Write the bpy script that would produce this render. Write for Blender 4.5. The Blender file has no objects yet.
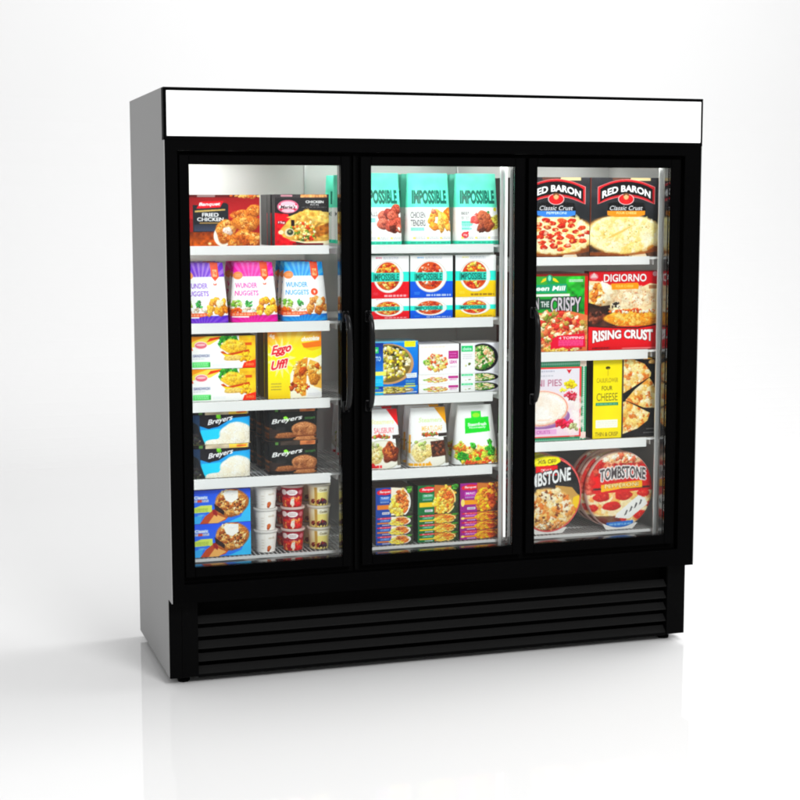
import bpy, math, random
import numpy as np
from mathutils import Matrix, Vector

R = math.radians
scene = bpy.context.scene
COL = scene.collection

# ------------------------------------------------------------------ scene bookkeeping
def tag(o, label=None, cat=None, group=None, kind=None):
    if label: o['label'] = label
    if cat: o['category'] = cat
    if group: o['group'] = group
    if kind: o['kind'] = kind
    return o

def link(name, mesh, mat, parent=None, loc=(0, 0, 0), rz=0.0):
    o = bpy.data.objects.new(name, mesh)
    COL.objects.link(o)
    o.location = loc
    o.rotation_euler = (0, 0, rz)
    if mat is not None and not mesh.materials:
        for m in (mat if isinstance(mat, (list, tuple)) else [mat]):
            mesh.materials.append(m)
    if parent is not None: o.parent = parent
    return o

def empty(name, loc=(0, 0, 0)):
    o = bpy.data.objects.new(name, None)
    COL.objects.link(o)
    o.location = loc
    o.empty_display_size = 0.1
    return o

class MB:
    """collects quads/polys, builds one mesh"""
    def __init__(s): s.v, s.f, s.smooth = [], [], []
    def poly(s, pts, smooth=False):
        n = len(s.v); s.v += [tuple(p) for p in pts]
        s.f.append(tuple(range(n, n + len(pts)))); s.smooth.append(smooth)
    def box(s, x0, x1, y0, y1, z0, z1, b=0.0):
        if b <= 0:
            n = len(s.v)
            s.v += [(x, y, z) for z in (z0, z1) for y in (y0, y1) for x in (x0, x1)]
            for q in ((0, 2, 3, 1), (4, 5, 7, 6), (0, 1, 5, 4), (1, 3, 7, 5), (3, 2, 6, 7), (2, 0, 4, 6)):
                s.f.append(tuple(n + i for i in q)); s.smooth.append(False)
            return
        # chamfered box: 24 verts
        X, Y, Z = (x0, x1), (y0, y1), (z0, z1)
        idx = {}
        for i in (0, 1):
            for j in (0, 1):
                for k in (0, 1):
                    si, sj, sk = (1, -1)[i], (1, -1)[j], (1, -1)[k]
                    for ax in range(3):
                        p = [X[i] + si * b, Y[j] + sj * b, Z[k] + sk * b]
                        p[ax] = (X[i], Y[j], Z[k])[ax]
                        idx[(i, j, k, ax)] = len(s.v); s.v.append(tuple(p))
        c = lambda *t: [idx[q] for q in t]
        quads = []
        for a in range(3):
            o1, o2 = [(1, 2), (0, 2), (0, 1)][a]
            for e in (0, 1):
                q = []
                for (p, r_) in ((0, 0), (1, 0), (1, 1), (0, 1)):
                    t = [0, 0, 0]; t[a] = e; t[o1] = p; t[o2] = r_
                    q.append(idx[(*t, a)])
                quads.append(q)
        for a in range(3):      # edges along axis a
            o1, o2 = [(1, 2), (0, 2), (0, 1)][a]
            for p in (0, 1):
                for r_ in (0, 1):
                    t0 = [0, 0, 0]; t1 = [0, 0, 0]
                    t0[a], t1[a] = 0, 1
                    t0[o1] = t1[o1] = p; t0[o2] = t1[o2] = r_
                    quads.append([idx[(*t0, o1)], idx[(*t1, o1)], idx[(*t1, o2)], idx[(*t0, o2)]])
        for i in (0, 1):
            for j in (0, 1):
                for k in (0, 1):
                    quads.append([idx[(i, j, k, 0)], idx[(i, j, k, 1)], idx[(i, j, k, 2)]])
        for q in quads:
            s.f.append(tuple(q)); s.smooth.append(False)
    def tube(s, pts, r, n=10, flat=1.0, up=(0, 0, 1)):
        """swept tube through pts; flat scales the second cross-section axis"""
        pts = [Vector(p) for p in pts]
        rings = []
        for i, p in enumerate(pts):
            t = (pts[min(i + 1, len(pts) - 1)] - pts[max(i - 1, 0)]).normalized()
            a = Vector((1, 0, 0))
            b = t.cross(a).normalized()
            rings.append(len(s.v))
            rr = r[i] if isinstance(r, (list, tuple)) else r
            for k in range(n):
                th = 2 * math.pi * k / n
                s.v.append(tuple(p + a * (math.cos(th) * rr) + b * (math.sin(th) * rr * flat)))
        for i in range(len(rings) - 1):
            for k in range(n):
                k2 = (k + 1) % n
                s.f.append((rings[i] + k, rings[i] + k2, rings[i + 1] + k2, rings[i + 1] + k)); s.smooth.append(True)
        s.f.append(tuple(rings[0] + k for k in range(n))[::-1]); s.smooth.append(False)
        s.f.append(tuple(rings[-1] + k for k in range(n))); s.smooth.append(False)
    def lathe(s, prof, n=40, cx=0, cy=0):
        rings = []
        for (r, z) in prof:
            rings.append(len(s.v))
            for k in range(n):
                th = 2 * math.pi * k / n
                s.v.append((cx + r * math.cos(th), cy + r * math.sin(th), z))
        for i in range(len(rings) - 1):
            for k in range(n):
                k2 = (k + 1) % n
                s.f.append((rings[i] + k, rings[i] + k2, rings[i + 1] + k2, rings[i + 1] + k)); s.smooth.append(True)
        s.f.append(tuple(rings[0] + k for k in range(n))[::-1]); s.smooth.append(False)
        s.f.append(tuple(rings[-1] + k for k in range(n))); s.smooth.append(False)
    def mesh(s, name):
        m = bpy.data.meshes.new(name)
        m.from_pydata(s.v, [], s.f)
        m.polygons.foreach_set('use_smooth', s.smooth)
        fix_normals(m)
        return m
    def build(s, name, mat, parent=None, loc=(0, 0, 0), rz=0.0):
        return link(name, s.mesh(name), mat, parent, loc, rz)

import bmesh
def fix_normals(m):
    bm = bmesh.new(); bm.from_mesh(m)
    bmesh.ops.recalc_face_normals(bm, faces=bm.faces)
    bm.to_mesh(m); bm.free(); m.update()

# ------------------------------------------------------------------ materials
def nt(name):
    m = bpy.data.materials.new(name); m.use_nodes = True
    n = m.node_tree; n.nodes.clear()
    out = n.nodes.new('ShaderNodeOutputMaterial')
    return m, n, out

def principled(name, col, rough=0.5, spec=0.5, metal=0.0, noise=0.0, nscale=20.0, rnoise=0.0, bump=0.0, bscale=200.0,
               emit=None, estr=0.0, stretch=(1, 1, 1)):
    m, n, out = nt(name)
    p = n.nodes.new('ShaderNodeBsdfPrincipled')
    n.links.new(p.outputs[0], out.inputs[0])
    p.inputs['Base Color'].default_value = (*col, 1)
    p.inputs['Roughness'].default_value = rough
    p.inputs['Specular IOR Level'].default_value = spec
    p.inputs['Metallic'].default_value = metal
    tc = n.nodes.new('ShaderNodeTexCoord')
    mp = n.nodes.new('ShaderNodeMapping'); mp.inputs['Scale'].default_value = stretch
    n.links.new(tc.outputs['Object'], mp.inputs[0])
    if noise or rnoise:
        t = n.nodes.new('ShaderNodeTexNoise'); t.inputs['Scale'].default_value = nscale; t.inputs['Detail'].default_value = 4
        n.links.new(mp.outputs[0], t.inputs[0])
        if noise:
            r = n.nodes.new('ShaderNodeMapRange')
            r.inputs['To Min'].default_value = 1 - noise; r.inputs['To Max'].default_value = 1 + noise
            n.links.new(t.outputs[0], r.inputs[0])
            mx = n.nodes.new('ShaderNodeVectorMath'); mx.operation = 'SCALE'
            mx.inputs[0].default_value = col
            n.links.new(r.outputs[0], mx.inputs['Scale'])
            n.links.new(mx.outputs[0], p.inputs['Base Color'])
        if rnoise:
            r = n.nodes.new('ShaderNodeMapRange')
            r.inputs['To Min'].default_value = max(0, rough - rnoise); r.inputs['To Max'].default_value = rough + rnoise
            n.links.new(t.outputs[0], r.inputs[0]); n.links.new(r.outputs[0], p.inputs['Roughness'])
    if bump:
        t = n.nodes.new('ShaderNodeTexNoise'); t.inputs['Scale'].default_value = bscale; t.inputs['Detail'].default_value = 3
        n.links.new(mp.outputs[0], t.inputs[0])
        b = n.nodes.new('ShaderNodeBump'); b.inputs['Strength'].default_value = bump; b.inputs['Distance'].default_value = 0.002
        n.links.new(t.outputs[0], b.inputs['Height']); n.links.new(b.outputs[0], p.inputs['Normal'])
    if emit:
        p.inputs['Emission Color'].default_value = (*emit, 1)
        p.inputs['Emission Strength'].default_value = estr
    return m

def printed(name, rough, spec, bump, bscale, dist=0.002):
    m, n, out = nt(name)
    p = n.nodes.new('ShaderNodeBsdfPrincipled')
    n.links.new(p.outputs[0], out.inputs[0])
    a = n.nodes.new('ShaderNodeAttribute'); a.attribute_name = 'print'
    n.links.new(a.outputs['Color'], p.inputs['Base Color'])
    p.inputs['Roughness'].default_value = rough
    p.inputs['Specular IOR Level'].default_value = spec
    tc = n.nodes.new('ShaderNodeTexCoord')
    t = n.nodes.new('ShaderNodeTexNoise'); t.inputs['Scale'].default_value = bscale; t.inputs['Detail'].default_value = 2
    n.links.new(tc.outputs['Object'], t.inputs[0])
    b = n.nodes.new('ShaderNodeBump'); b.inputs['Strength'].default_value = bump; b.inputs['Distance'].default_value = dist
    n.links.new(t.outputs[0], b.inputs['Height']); n.links.new(b.outputs[0], p.inputs['Normal'])
    return m

def glass_mat(name, tint=(0.97, 0.985, 0.98), ior=1.45, gain=0.38):
    m, n, out = nt(name)
    tr = n.nodes.new('ShaderNodeBsdfTransparent'); tr.inputs[0].default_value = (*tint, 1)
    gl = n.nodes.new('ShaderNodeBsdfGlossy'); gl.inputs['Roughness'].default_value = 0.0
    fr = n.nodes.new('ShaderNodeFresnel'); fr.inputs[0].default_value = ior
    k = n.nodes.new('ShaderNodeMath'); k.operation = 'MULTIPLY'; k.inputs[1].default_value = gain
    mx = n.nodes.new('ShaderNodeMixShader')
    n.links.new(fr.outputs[0], k.inputs[0]); n.links.new(k.outputs[0], mx.inputs[0])
    n.links.new(tr.outputs[0], mx.inputs[1]); n.links.new(gl.outputs[0], mx.inputs[2])
    n.links.new(mx.outputs[0], out.inputs[0])
    return m

M = {}
M['black'] = principled('black_powder_coat', (0.0012, 0.0012, 0.0013), 0.5, 0.014, noise=0.15, nscale=60, bump=0.08, bscale=900)
M['blackgloss'] = principled('black_plastic', (0.0014, 0.0014, 0.0015), 0.35, 0.03, rnoise=0.05, nscale=40)
M['slat'] = principled('black_louver_paint', (0.0095, 0.0095, 0.0095), 0.5, 0.05, noise=0.1, nscale=50)
M['void'] = principled('black_rubber_gasket', (0.0015, 0.0015, 0.0015), 0.8, 0.03, noise=0.1, nscale=50)
M['grey'] = principled('grey_side_sheet', (0.365, 0.365, 0.365), 0.5, 0.10, noise=0.015, nscale=6, bump=0.02, bscale=500)
M['liner'] = principled('white_cabinet_liner', (0.70, 0.70, 0.69), 0.35, 0.4, noise=0.02, nscale=5)
M['white'] = principled('white_shelf_enamel', (0.82, 0.82, 0.82), 0.35, 0.4, noise=0.01, nscale=30)
M['wire'] = principled('epoxy_coated_wire', (0.72, 0.72, 0.72), 0.35, 0.5, noise=0.02, nscale=30)
M['steel'] = principled('polished_steel_trim', (0.17, 0.17, 0.17), 0.12, 0.5, metal=1.0, rnoise=0.05, nscale=30)
M['alu'] = principled('satin_aluminium', (0.70, 0.70, 0.70), 0.32, 0.5, metal=0.6, noise=0.03, nscale=30, stretch=(1, 1, 0.05))
M['sign'] = principled('blank_white_light_box', (0.85, 0.85, 0.85), 0.3, 0.3, noise=0.01, nscale=3, emit=(1, 1, 1), estr=0.45)
M['led'] = principled('lit_diffuser', (0.8, 0.8, 0.8), 0.4, 0.3, emit=(1.0, 0.99, 0.97), estr=15.0, noise=0.01, nscale=30)
M['fill_bright'] = principled('added_glow_bright', (0.8, 0.8, 0.8), 0.4, 0.3, emit=(1.0, 0.99, 0.97), estr=80.0, noise=0.01, nscale=30)  # strong glow of the added light over the first bay's back wall
M['leddim'] = principled('lit_diffuser_dim', (0.8, 0.8, 0.8), 0.4, 0.3, emit=(1.0, 0.99, 0.97), estr=0.9, noise=0.01, nscale=30)
M['handle'] = principled('black_handle_plastic', (0.004, 0.004, 0.0045), 0.25, 0.22, rnoise=0.05, nscale=40)
M['fill_soft'] = principled('added_glow_soft', (0.8, 0.8, 0.8), 0.4, 0.3, emit=(1.0, 0.99, 0.97), estr=16.0, noise=0.01, nscale=30)  # weaker glow of the added lights over the other two bays
M['glass'] = glass_mat('door_glass')
M['card'] = printed('printed_carton', 0.35, 0.12, 0.05, 60)
M['film'] = printed('printed_film', 0.3, 0.18, 0.35, 22, 0.006)
M['tub'] = printed('printed_tub', 0.32, 0.15, 0.02, 60)
M['cream'] = principled('cream_lid_plastic', (0.72, 0.66, 0.55), 0.4, 0.4, noise=0.02, nscale=50)
M['lidwhite'] = principled('white_lid_plastic', (0.78, 0.75, 0.72), 0.4, 0.4, noise=0.02, nscale=50)
M['lidred'] = principled('pale_pink_lid_plastic', (0.70, 0.52, 0.48), 0.4, 0.4, noise=0.02, nscale=50)
M['floor'] = principled('white_gloss_sweep', (0.80, 0.80, 0.80), 0.03, 0.22, noise=0.004, nscale=2)
# the sweep is polished where the goods stand and turns matte towards the curve
_n = M['floor'].node_tree; _p = [x for x in _n.nodes if x.type == 'BSDF_PRINCIPLED'][0]
_tc = [x for x in _n.nodes if x.type == 'TEX_COORD'][0]
_sx = _n.nodes.new('ShaderNodeSeparateXYZ'); _mr = _n.nodes.new('ShaderNodeMapRange')
_mr.inputs['From Min'].default_value = 1.0; _mr.inputs['From Max'].default_value = 5.0
_mr.inputs['To Min'].default_value = 0.22; _mr.inputs['To Max'].default_value = 0.0
_n.links.new(_tc.outputs['Object'], _sx.inputs[0]); _n.links.new(_sx.outputs['Y'], _mr.inputs['Value'])
_n.links.new(_mr.outputs[0], _p.inputs['Specular IOR Level'])
_p.inputs['IOR'].default_value = 1.5

# ------------------------------------------------------------------ print painting (package artwork)
CELL, SS = 0.0013, 2
def lin(c):
    c = np.asarray(c, float)
    return np.where(c <= 0.04045, c / 12.92, ((c + 0.055) / 1.055) ** 2.4)

_g = np.random.RandomState(5).uniform(-1, 1, (512, 512))
for _ in range(2): _g = (_g + np.roll(_g, 1, 0) + np.roll(_g, 1, 1) + np.roll(np.roll(_g, 1, 0), 1, 1)) / 4
_GRAIN = _g / np.abs(_g).std() * .5
_glyphs = {}
def text_mask(s, bold):
    """coverage of one line of built-in-font lettering, 56 px per em"""
    key = (s, bold)
    if key in _glyphs: return _glyphs[key]
    cu = bpy.data.curves.new('lettering', 'FONT'); cu.body = s; cu.offset = bold; cu.resolution_u = 3
    ob = bpy.data.objects.new('lettering', cu); COL.objects.link(ob)
    me = bpy.data.meshes.new_from_object(ob.evaluated_get(bpy.context.evaluated_depsgraph_get()))
    me.calc_loop_triangles()
    co = np.array([v.co[:2] for v in me.vertices]) if len(me.vertices) else np.zeros((3, 2))
    tris = [tuple(t.vertices) for t in me.loop_triangles]
    bpy.data.objects.remove(ob); bpy.data.curves.remove(cu); bpy.data.meshes.remove(me)
    S = 56.0
    lo, hi = co.min(0), co.max(0)
    W, H = int((hi[0] - lo[0]) * S) + 3, int((hi[1] - lo[1]) * S) + 3
    m = np.zeros((H, W), np.float32)
    P = (co - lo) * S + 1
    for a, b, c in tris:
        p, q, r = P[a], P[b], P[c]
        x0, x1 = int(min(p[0], q[0], r[0])), int(max(p[0], q[0], r[0])) + 2
        y0, y1 = int(min(p[1], q[1], r[1])), int(max(p[1], q[1], r[1])) + 2
        xx, yy = np.meshgrid(np.arange(x0, min(x1, W)) + .5, np.arange(y0, min(y1, H)) + .5)
        e = lambda u, v: (v[0] - u[0]) * (yy - u[1]) - (v[1] - u[1]) * (xx - u[0])
        e0, e1, e2 = e(p, q), e(q, r), e(r, p)
        ins = ((e0 >= -.3) & (e1 >= -.3) & (e2 >= -.3)) | ((e0 <= .3) & (e1 <= .3) & (e2 <= .3))
        sub = m[y0:y0 + ins.shape[0], x0:x0 + ins.shape[1]]
        sub[ins] = 1
    m = m[::-1].copy()
    _glyphs[key] = m
    return m

class Art:
    """print artwork of one package face, drawn in millimetre-fine cells; box = the drawing units of its edges (L, T, R, B)"""
    def __init__(s, w, h, box, bg=(255, 255, 255), seed=1):
        s.w, s.h, s.box = w, h, box
        s.nx, s.ny = max(2, round(w / CELL)), max(2, round(h / CELL))
        s.W, s.H = s.nx * SS, s.ny * SS
        s.a = np.empty((s.H, s.W, 3), np.float32); s.a[:] = np.array(bg) / 255
        L, T, Rr, B = box
        s.X, s.Y = np.meshgrid(L + (np.arange(s.W) + .5) / s.W * (Rr - L), T + (np.arange(s.H) + .5) / s.H * (B - T))
        s.dx, s.dy = (Rr - L) / s.W, (B - T) / s.H
        s.rng = np.random.RandomState(seed); s._k = seed * 31
    def win(s, x0, y0, x1, y1):
        L, T, _, _ = s.box
        i0 = max(0, int((x0 - L) / s.dx) - 1); i1 = min(s.W, int((x1 - L) / s.dx) + 2)
        j0 = max(0, int((y0 - T) / s.dy) - 1); j1 = min(s.H, int((y1 - T) / s.dy) + 2)
        if i1 <= i0 or j1 <= j0: return None
        return (slice(j0, j1), slice(i0, i1))
    def put(s, w, m, c, k=1.0):
        v = s.a[w]; m = (m * k)[..., None]
        v[...] = v * (1 - m) + np.asarray(c, np.float32) * m
    def rect(s, x0, y0, x1, y1, c, k=1.0):
        w = s.win(x0, y0, x1, y1)
        if w is None: return
        m = ((s.X[w] >= x0) & (s.X[w] <= x1) & (s.Y[w] >= y0) & (s.Y[w] <= y1)).astype(np.float32)
        s.put(w, m, np.array(c) / 255, k)
    def grad(s, x0, y0, x1, y1, c0, c1, vert=True):
        w = s.win(x0, y0, x1, y1)
        if w is None: return
        X, Y = s.X[w], s.Y[w]
        m = ((X >= x0) & (X <= x1) & (Y >= y0) & (Y <= y1)).astype(np.float32)
        t = np.clip((Y - y0) / (y1 - y0) if vert else (X - x0) / (x1 - x0), 0, 1)[..., None]
        s.put(w, m, (np.array(c0) * (1 - t) + np.array(c1) * t) / 255)
    def pmask(s, w, pts):
        X, Y = s.X[w], s.Y[w]
        ins = np.zeros(X.shape, bool)
        n = len(pts)
        for i in range(n):
            (xa, ya), (xb, yb) = pts[i], pts[(i + 1) % n]
            if ya == yb: continue
            ins ^= ((ya > Y) != (yb > Y)) & (X < (xb - xa) * (Y - ya) / (yb - ya) + xa)
        return ins.astype(np.float32)
    def poly(s, pts, c, k=1.0):
        xs, ys = [p[0] for p in pts], [p[1] for p in pts]
        w = s.win(min(xs), min(ys), max(xs), max(ys))
        if w is None: return
        s.put(w, s.pmask(w, pts), np.array(c) / 255, k)
    def ell(s, cx, cy, rx, ry, c, rot=0.0, k=1.0, soft=0.0):
        q = max(rx, ry) * (1.05 + soft)
        w = s.win(cx - q, cy - q, cx + q, cy + q)
        if w is None: return
        X, Y = s.X[w] - cx, s.Y[w] - cy
        ca, sa = math.cos(rot), math.sin(rot)
        d = np.sqrt(((X * ca + Y * sa) / rx) ** 2 + ((-X * sa + Y * ca) / ry) ** 2)
        m = (d <= 1).astype(np.float32) if soft == 0 else np.clip((1 + soft - d) / (2 * soft), 0, 1).astype(np.float32)
        s.put(w, m, np.array(c) / 255, k)
    def ring(s, cx, cy, rx, ry, t, c, a0=None, a1=None):
        w = s.win(cx - rx, cy - ry, cx + rx, cy + ry)
        if w is None: return
        X, Y = s.X[w] - cx, s.Y[w] - cy
        d = np.sqrt((X / rx) ** 2 + (Y / ry) ** 2)
        m = (d <= 1) & (d >= 1 - t)
        if a0 is not None:
            th = np.degrees(np.arctan2(-Y, X)) % 360
            m &= (th >= a0) & (th <= a1)
        s.put(w, m.astype(np.float32), np.array(c) / 255)
    def blob(s, cx, cy, rx, ry, c, rot=None, sh=0.3, rough=0.12, k=1.0):
        """irregular printed food piece with photographic modelling"""
        q = max(rx, ry) * 1.35
        w = s.win(cx - q, cy - q, cx + q, cy + q)
        r = s.rng
        if rot is None: rot = r.uniform(0, math.pi)
        ph = r.uniform(0, 6.28, 3); am = r.uniform(.3, 1, 3) * rough
        tex = r.uniform(-1, 1)
        if w is None: return
        X, Y = s.X[w] - cx, s.Y[w] - cy
        ca, sa = math.cos(rot), math.sin(rot)
        u, v = (X * ca + Y * sa) / rx, (-X * sa + Y * ca) / ry
        th = np.arctan2(v, u)
        e = 1 + am[0] * np.sin(2 * th + ph[0]) + am[1] * np.sin(3 * th + ph[1]) + am[2] * np.sin(5 * th + ph[2])
        d = np.sqrt(u * u + v * v) / e
        m = np.clip((1.06 - d) / 0.12, 0, 1).astype(np.float32)
        lx = (-(X / rx) * .45 - (Y / ry) * .75)
        f = 1 + sh * (np.clip(lx, -1, 1) - .55 * np.clip(d, 0, 1) ** 3) + 0.05 * tex
        js, is_ = w
        gr = _GRAIN[(np.arange(js.start, js.stop)[:, None] * 7 // 8 + s._k) % 512, (np.arange(is_.start, is_.stop)[None] * 7 // 8 + 3 * s._k) % 512]
        s._k += 13
        f = f * (1 + gr * min(.22, .06 + .5 * sh))
        col = np.clip(np.array(c)[None, None] / 255 * f[..., None] ** np.array([.85, 1.0, 1.2]), 0, 1)
        s.put(w, m, col, k)
    def heap(s, cx, cy, rx, ry, pal, n, r0, r1, sh=0.3, asp=0.6, clip=None, k=1.0, rough=0.2):
        r = s.rng
        old = s.a.copy() if clip else None
        for _ in range(n):
            t, q = r.uniform(0, 6.283), math.sqrt(r.uniform())
            rr = r.uniform(r0, r1)
            s.blob(cx + rx * q * math.cos(t), cy + ry * q * math.sin(t), rr, rr * r.uniform(asp, 1), pal[r.randint(len(pal))], sh=sh, k=k, rough=rough)
        if clip:
            m = s.emask(*clip)[..., None]
            s.a = old * (1 - m) + s.a * m
    def emask(s, cx, cy, rx, ry):
        return ((((s.X - cx) / rx) ** 2 + ((s.Y - cy) / ry) ** 2) <= 1).astype(np.float32)
    def noise(s, x0, y0, x1, y1, cell, amp, mono=True):
        """printed mottling over a region"""
        w = s.win(x0, y0, x1, y1)
        if w is None: return
        X, Y = s.X[w], s.Y[w]
        gx, gy = int((x1 - x0) / cell) + 4, int((y1 - y0) / cell) + 4
        g = s.rng.uniform(-1, 1, (gy, gx))
        fx = np.clip((X - x0) / cell + 1, 0, gx - 2); fy = np.clip((Y - y0) / cell + 1, 0, gy - 2)
        ix, iy = fx.astype(int), fy.astype(int); tx, ty = fx - ix, fy - iy
        n = (g[iy, ix] * (1 - tx) + g[iy, ix + 1] * tx) * (1 - ty) + (g[iy + 1, ix] * (1 - tx) + g[iy + 1, ix + 1] * tx) * ty
        m = (X >= x0) & (X <= x1) & (Y >= y0) & (Y <= y1)
        s.a[w] = np.clip(s.a[w] * (1 + amp * n * m)[..., None], 0, 1)
    def rays(s, x0, y0, x1, y1, ox, oy, n, c, k=0.35, ph=0.0):
        w = s.win(x0, y0, x1, y1)
        if w is None: return
        X, Y = s.X[w], s.Y[w]
        th = np.arctan2(Y - oy, X - ox)
        m = (np.sin(th * n + ph) > .15) & (X >= x0) & (X <= x1) & (Y >= y0) & (Y <= y1)
        s.put(w, m.astype(np.float32), np.array(c) / 255, k)
    def text(s, t, x0, y0, x1, y1, c, bold=0.0, shear=0.0, arch=0.0, slope=0.0, out=None, oc=(0, 0, 0), flare=0.0, k=1.0):
        """lettering fitted to a box; arch lifts the middle, slope raises the right end, flare makes the ends taller"""
        g = text_mask(t, bold)
        H, W = g.shape
        pad = abs(arch) + abs(slope) + abs(shear) * (y1 - y0) + (out or 0) + 2 + flare
        w = s.win(x0 - pad, y0 - pad, x1 + pad, y1 + pad)
        if w is None: return
        X, Y = s.X[w], s.Y[w]
        def cover(dx, dy):
            xx, yy = X - dx, Y - dy
            yn = (yy - y0) / (y1 - y0)
            xs = xx - shear * (y1 - y0) * (0.5 - yn)
            u = (xs - x0) / (x1 - x0)
            cen = (2 * u - 1)
            yb = yy + arch * (1 - cen * cen) + slope * u
            hh = (y1 - y0) + flare * cen * cen
            v = (yb - y0) / hh
            i = (u * W).astype(int); j = (v * H).astype(int)
            ok = (u >= 0) & (u < 1) & (v >= 0) & (v < 1)
            r = np.zeros(X.shape, np.float32)
            r[ok] = g[j[ok], i[ok]]
            return r
        if out:
            o = np.zeros(X.shape, np.float32)
            for a in range(8):
                o = np.maximum(o, cover(out * math.cos(a * math.pi / 4), out * math.sin(a * math.pi / 4)))
            s.put(w, o, np.array(oc) / 255, k)
        s.put(w, cover(0, 0), np.array(c) / 255, k)
    def fine(s, x0, y0, x1, y1, c, rows=2, k=0.6):
        """a block of small unreadable print: short dashes"""
        hh = (y1 - y0) / (rows * 2 - 1)
        for i in range(rows):
            x = x0
            while x < x1:
                l = s.rng.uniform(.06, .2) * (x1 - x0)
                s.rect(x, y0 + 2 * i * hh, min(x + l, x1), y0 + (2 * i + 1) * hh, c, k)
                x += l + .035 * (x1 - x0)
    def final(s):
        """linear colours at the (nx+1) x (ny+1) grid corners, row 0 = bottom"""
        a = s.a.reshape(s.ny, SS, s.nx, SS, 3).mean((1, 3))
        p = np.pad(a, ((1, 1), (1, 1), (0, 0)), mode='edge')
        v = (p[:-1, :-1] + p[1:, :-1] + p[:-1, 1:] + p[1:, 1:]) / 4
        v = v * .25 + .75 * np.pad(a, ((0, 1), (0, 1), (0, 0)), mode='edge')
        v = np.clip(v, 0, 1)
        g = v.mean(-1, keepdims=True)
        v = np.clip(g + 1.12 * (v - g), 0, 1)                 # press gain: saturated inks, dense blacks
        v = v * .62 + (v * v * (3 - 2 * v)) * .38
        return lin(v)[::-1]
# ---- printed meshes
class PM:
    def __init__(s): s.V, s.C, s.F, s.n, s.sm = [], [], [], 0, []
    def grid(s, P, C, smooth=False, flip=False):
        ny, nx = P.shape[0] - 1, P.shape[1] - 1
        s.V.append(P.reshape(-1, 3)); s.C.append(np.asarray(C).reshape(-1, 3))
        i = np.arange((ny + 1) * (nx + 1)).reshape(ny + 1, nx + 1) + s.n
        q = np.stack([i[:-1, :-1], i[:-1, 1:], i[1:, 1:], i[1:, :-1]], -1).reshape(-1, 4)
        s.F.append(q[:, ::-1] if flip else q); s.sm.append(np.full(len(q), smooth))
        s.n += P.shape[0] * P.shape[1]
    def quad(s, pts, c):
        s.grid(np.array([[pts[0], pts[1]], [pts[3], pts[2]]], float), np.tile(np.asarray(c, float), (2, 2, 1)))
    def mesh(s, name):
        V = np.concatenate(s.V); C = np.concatenate(s.C); F = np.concatenate(s.F); sm = np.concatenate(s.sm)
        m = bpy.data.meshes.new(name)
        m.vertices.add(len(V)); m.vertices.foreach_set('co', V.astype(np.float32).ravel())
        m.loops.add(F.size); m.loops.foreach_set('vertex_index', F.astype(np.int32).ravel())
        m.polygons.add(len(F)); m.polygons.foreach_set('loop_start', np.arange(0, F.size, 4, dtype=np.int32))
        m.polygons.foreach_set('use_smooth', sm)
        m.update(calc_edges=True)
        a = m.color_attributes.new('print', 'FLOAT_COLOR', 'POINT')
        a.data.foreach_set('color', np.concatenate([np.clip(C, 0, 1), np.ones((len(C), 1))], 1).astype(np.float32).ravel())
        m.validate()
        return m

def rgb(c): return lin(np.array(c) / 255)

def carton_mesh(art, w, d, h, side=None, top=None):
    C = art.final(); p = PM()
    ny, nx = C.shape[0], C.shape[1]
    x = np.linspace(-w / 2, w / 2, nx); z = np.linspace(0, h, ny)
    P = np.zeros((ny, nx, 3)); P[..., 0] = x[None]; P[..., 2] = z[:, None]
    p.grid(P, C)
    for sx, col in ((-1, 1), (1, nx - 2)):       # printed side panels
        zz = np.linspace(0, h, 13)
        yy = np.array([0, .0015, .06 * d, .94 * d, d])
        Q = np.zeros((13, 5, 3)); Q[..., 0] = sx * w / 2; Q[..., 1] = yy[None]; Q[..., 2] = zz[:, None]
        ed = C[np.linspace(0, ny - 1, 13).astype(int), col]
        base = ed if side is None else np.tile(rgb(side), (13, 1))
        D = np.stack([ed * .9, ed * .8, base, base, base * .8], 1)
        p.grid(Q, D, flip=(sx < 0))
    t = rgb(top) if top is not None else C[-2].mean(0)
    b = C[1].mean(0)
    p.quad([(-w/2, 0, h), (w/2, 0, h), (w/2, d, h), (-w/2, d, h)], t)
    p.quad([(-w/2, d, 0), (w/2, d, 0), (w/2, 0, 0), (-w/2, 0, 0)], b)
    p.quad([(w/2, d, 0), (-w/2, d, 0), (-w/2, d, h), (w/2, d, h)], t)
    return p

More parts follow.
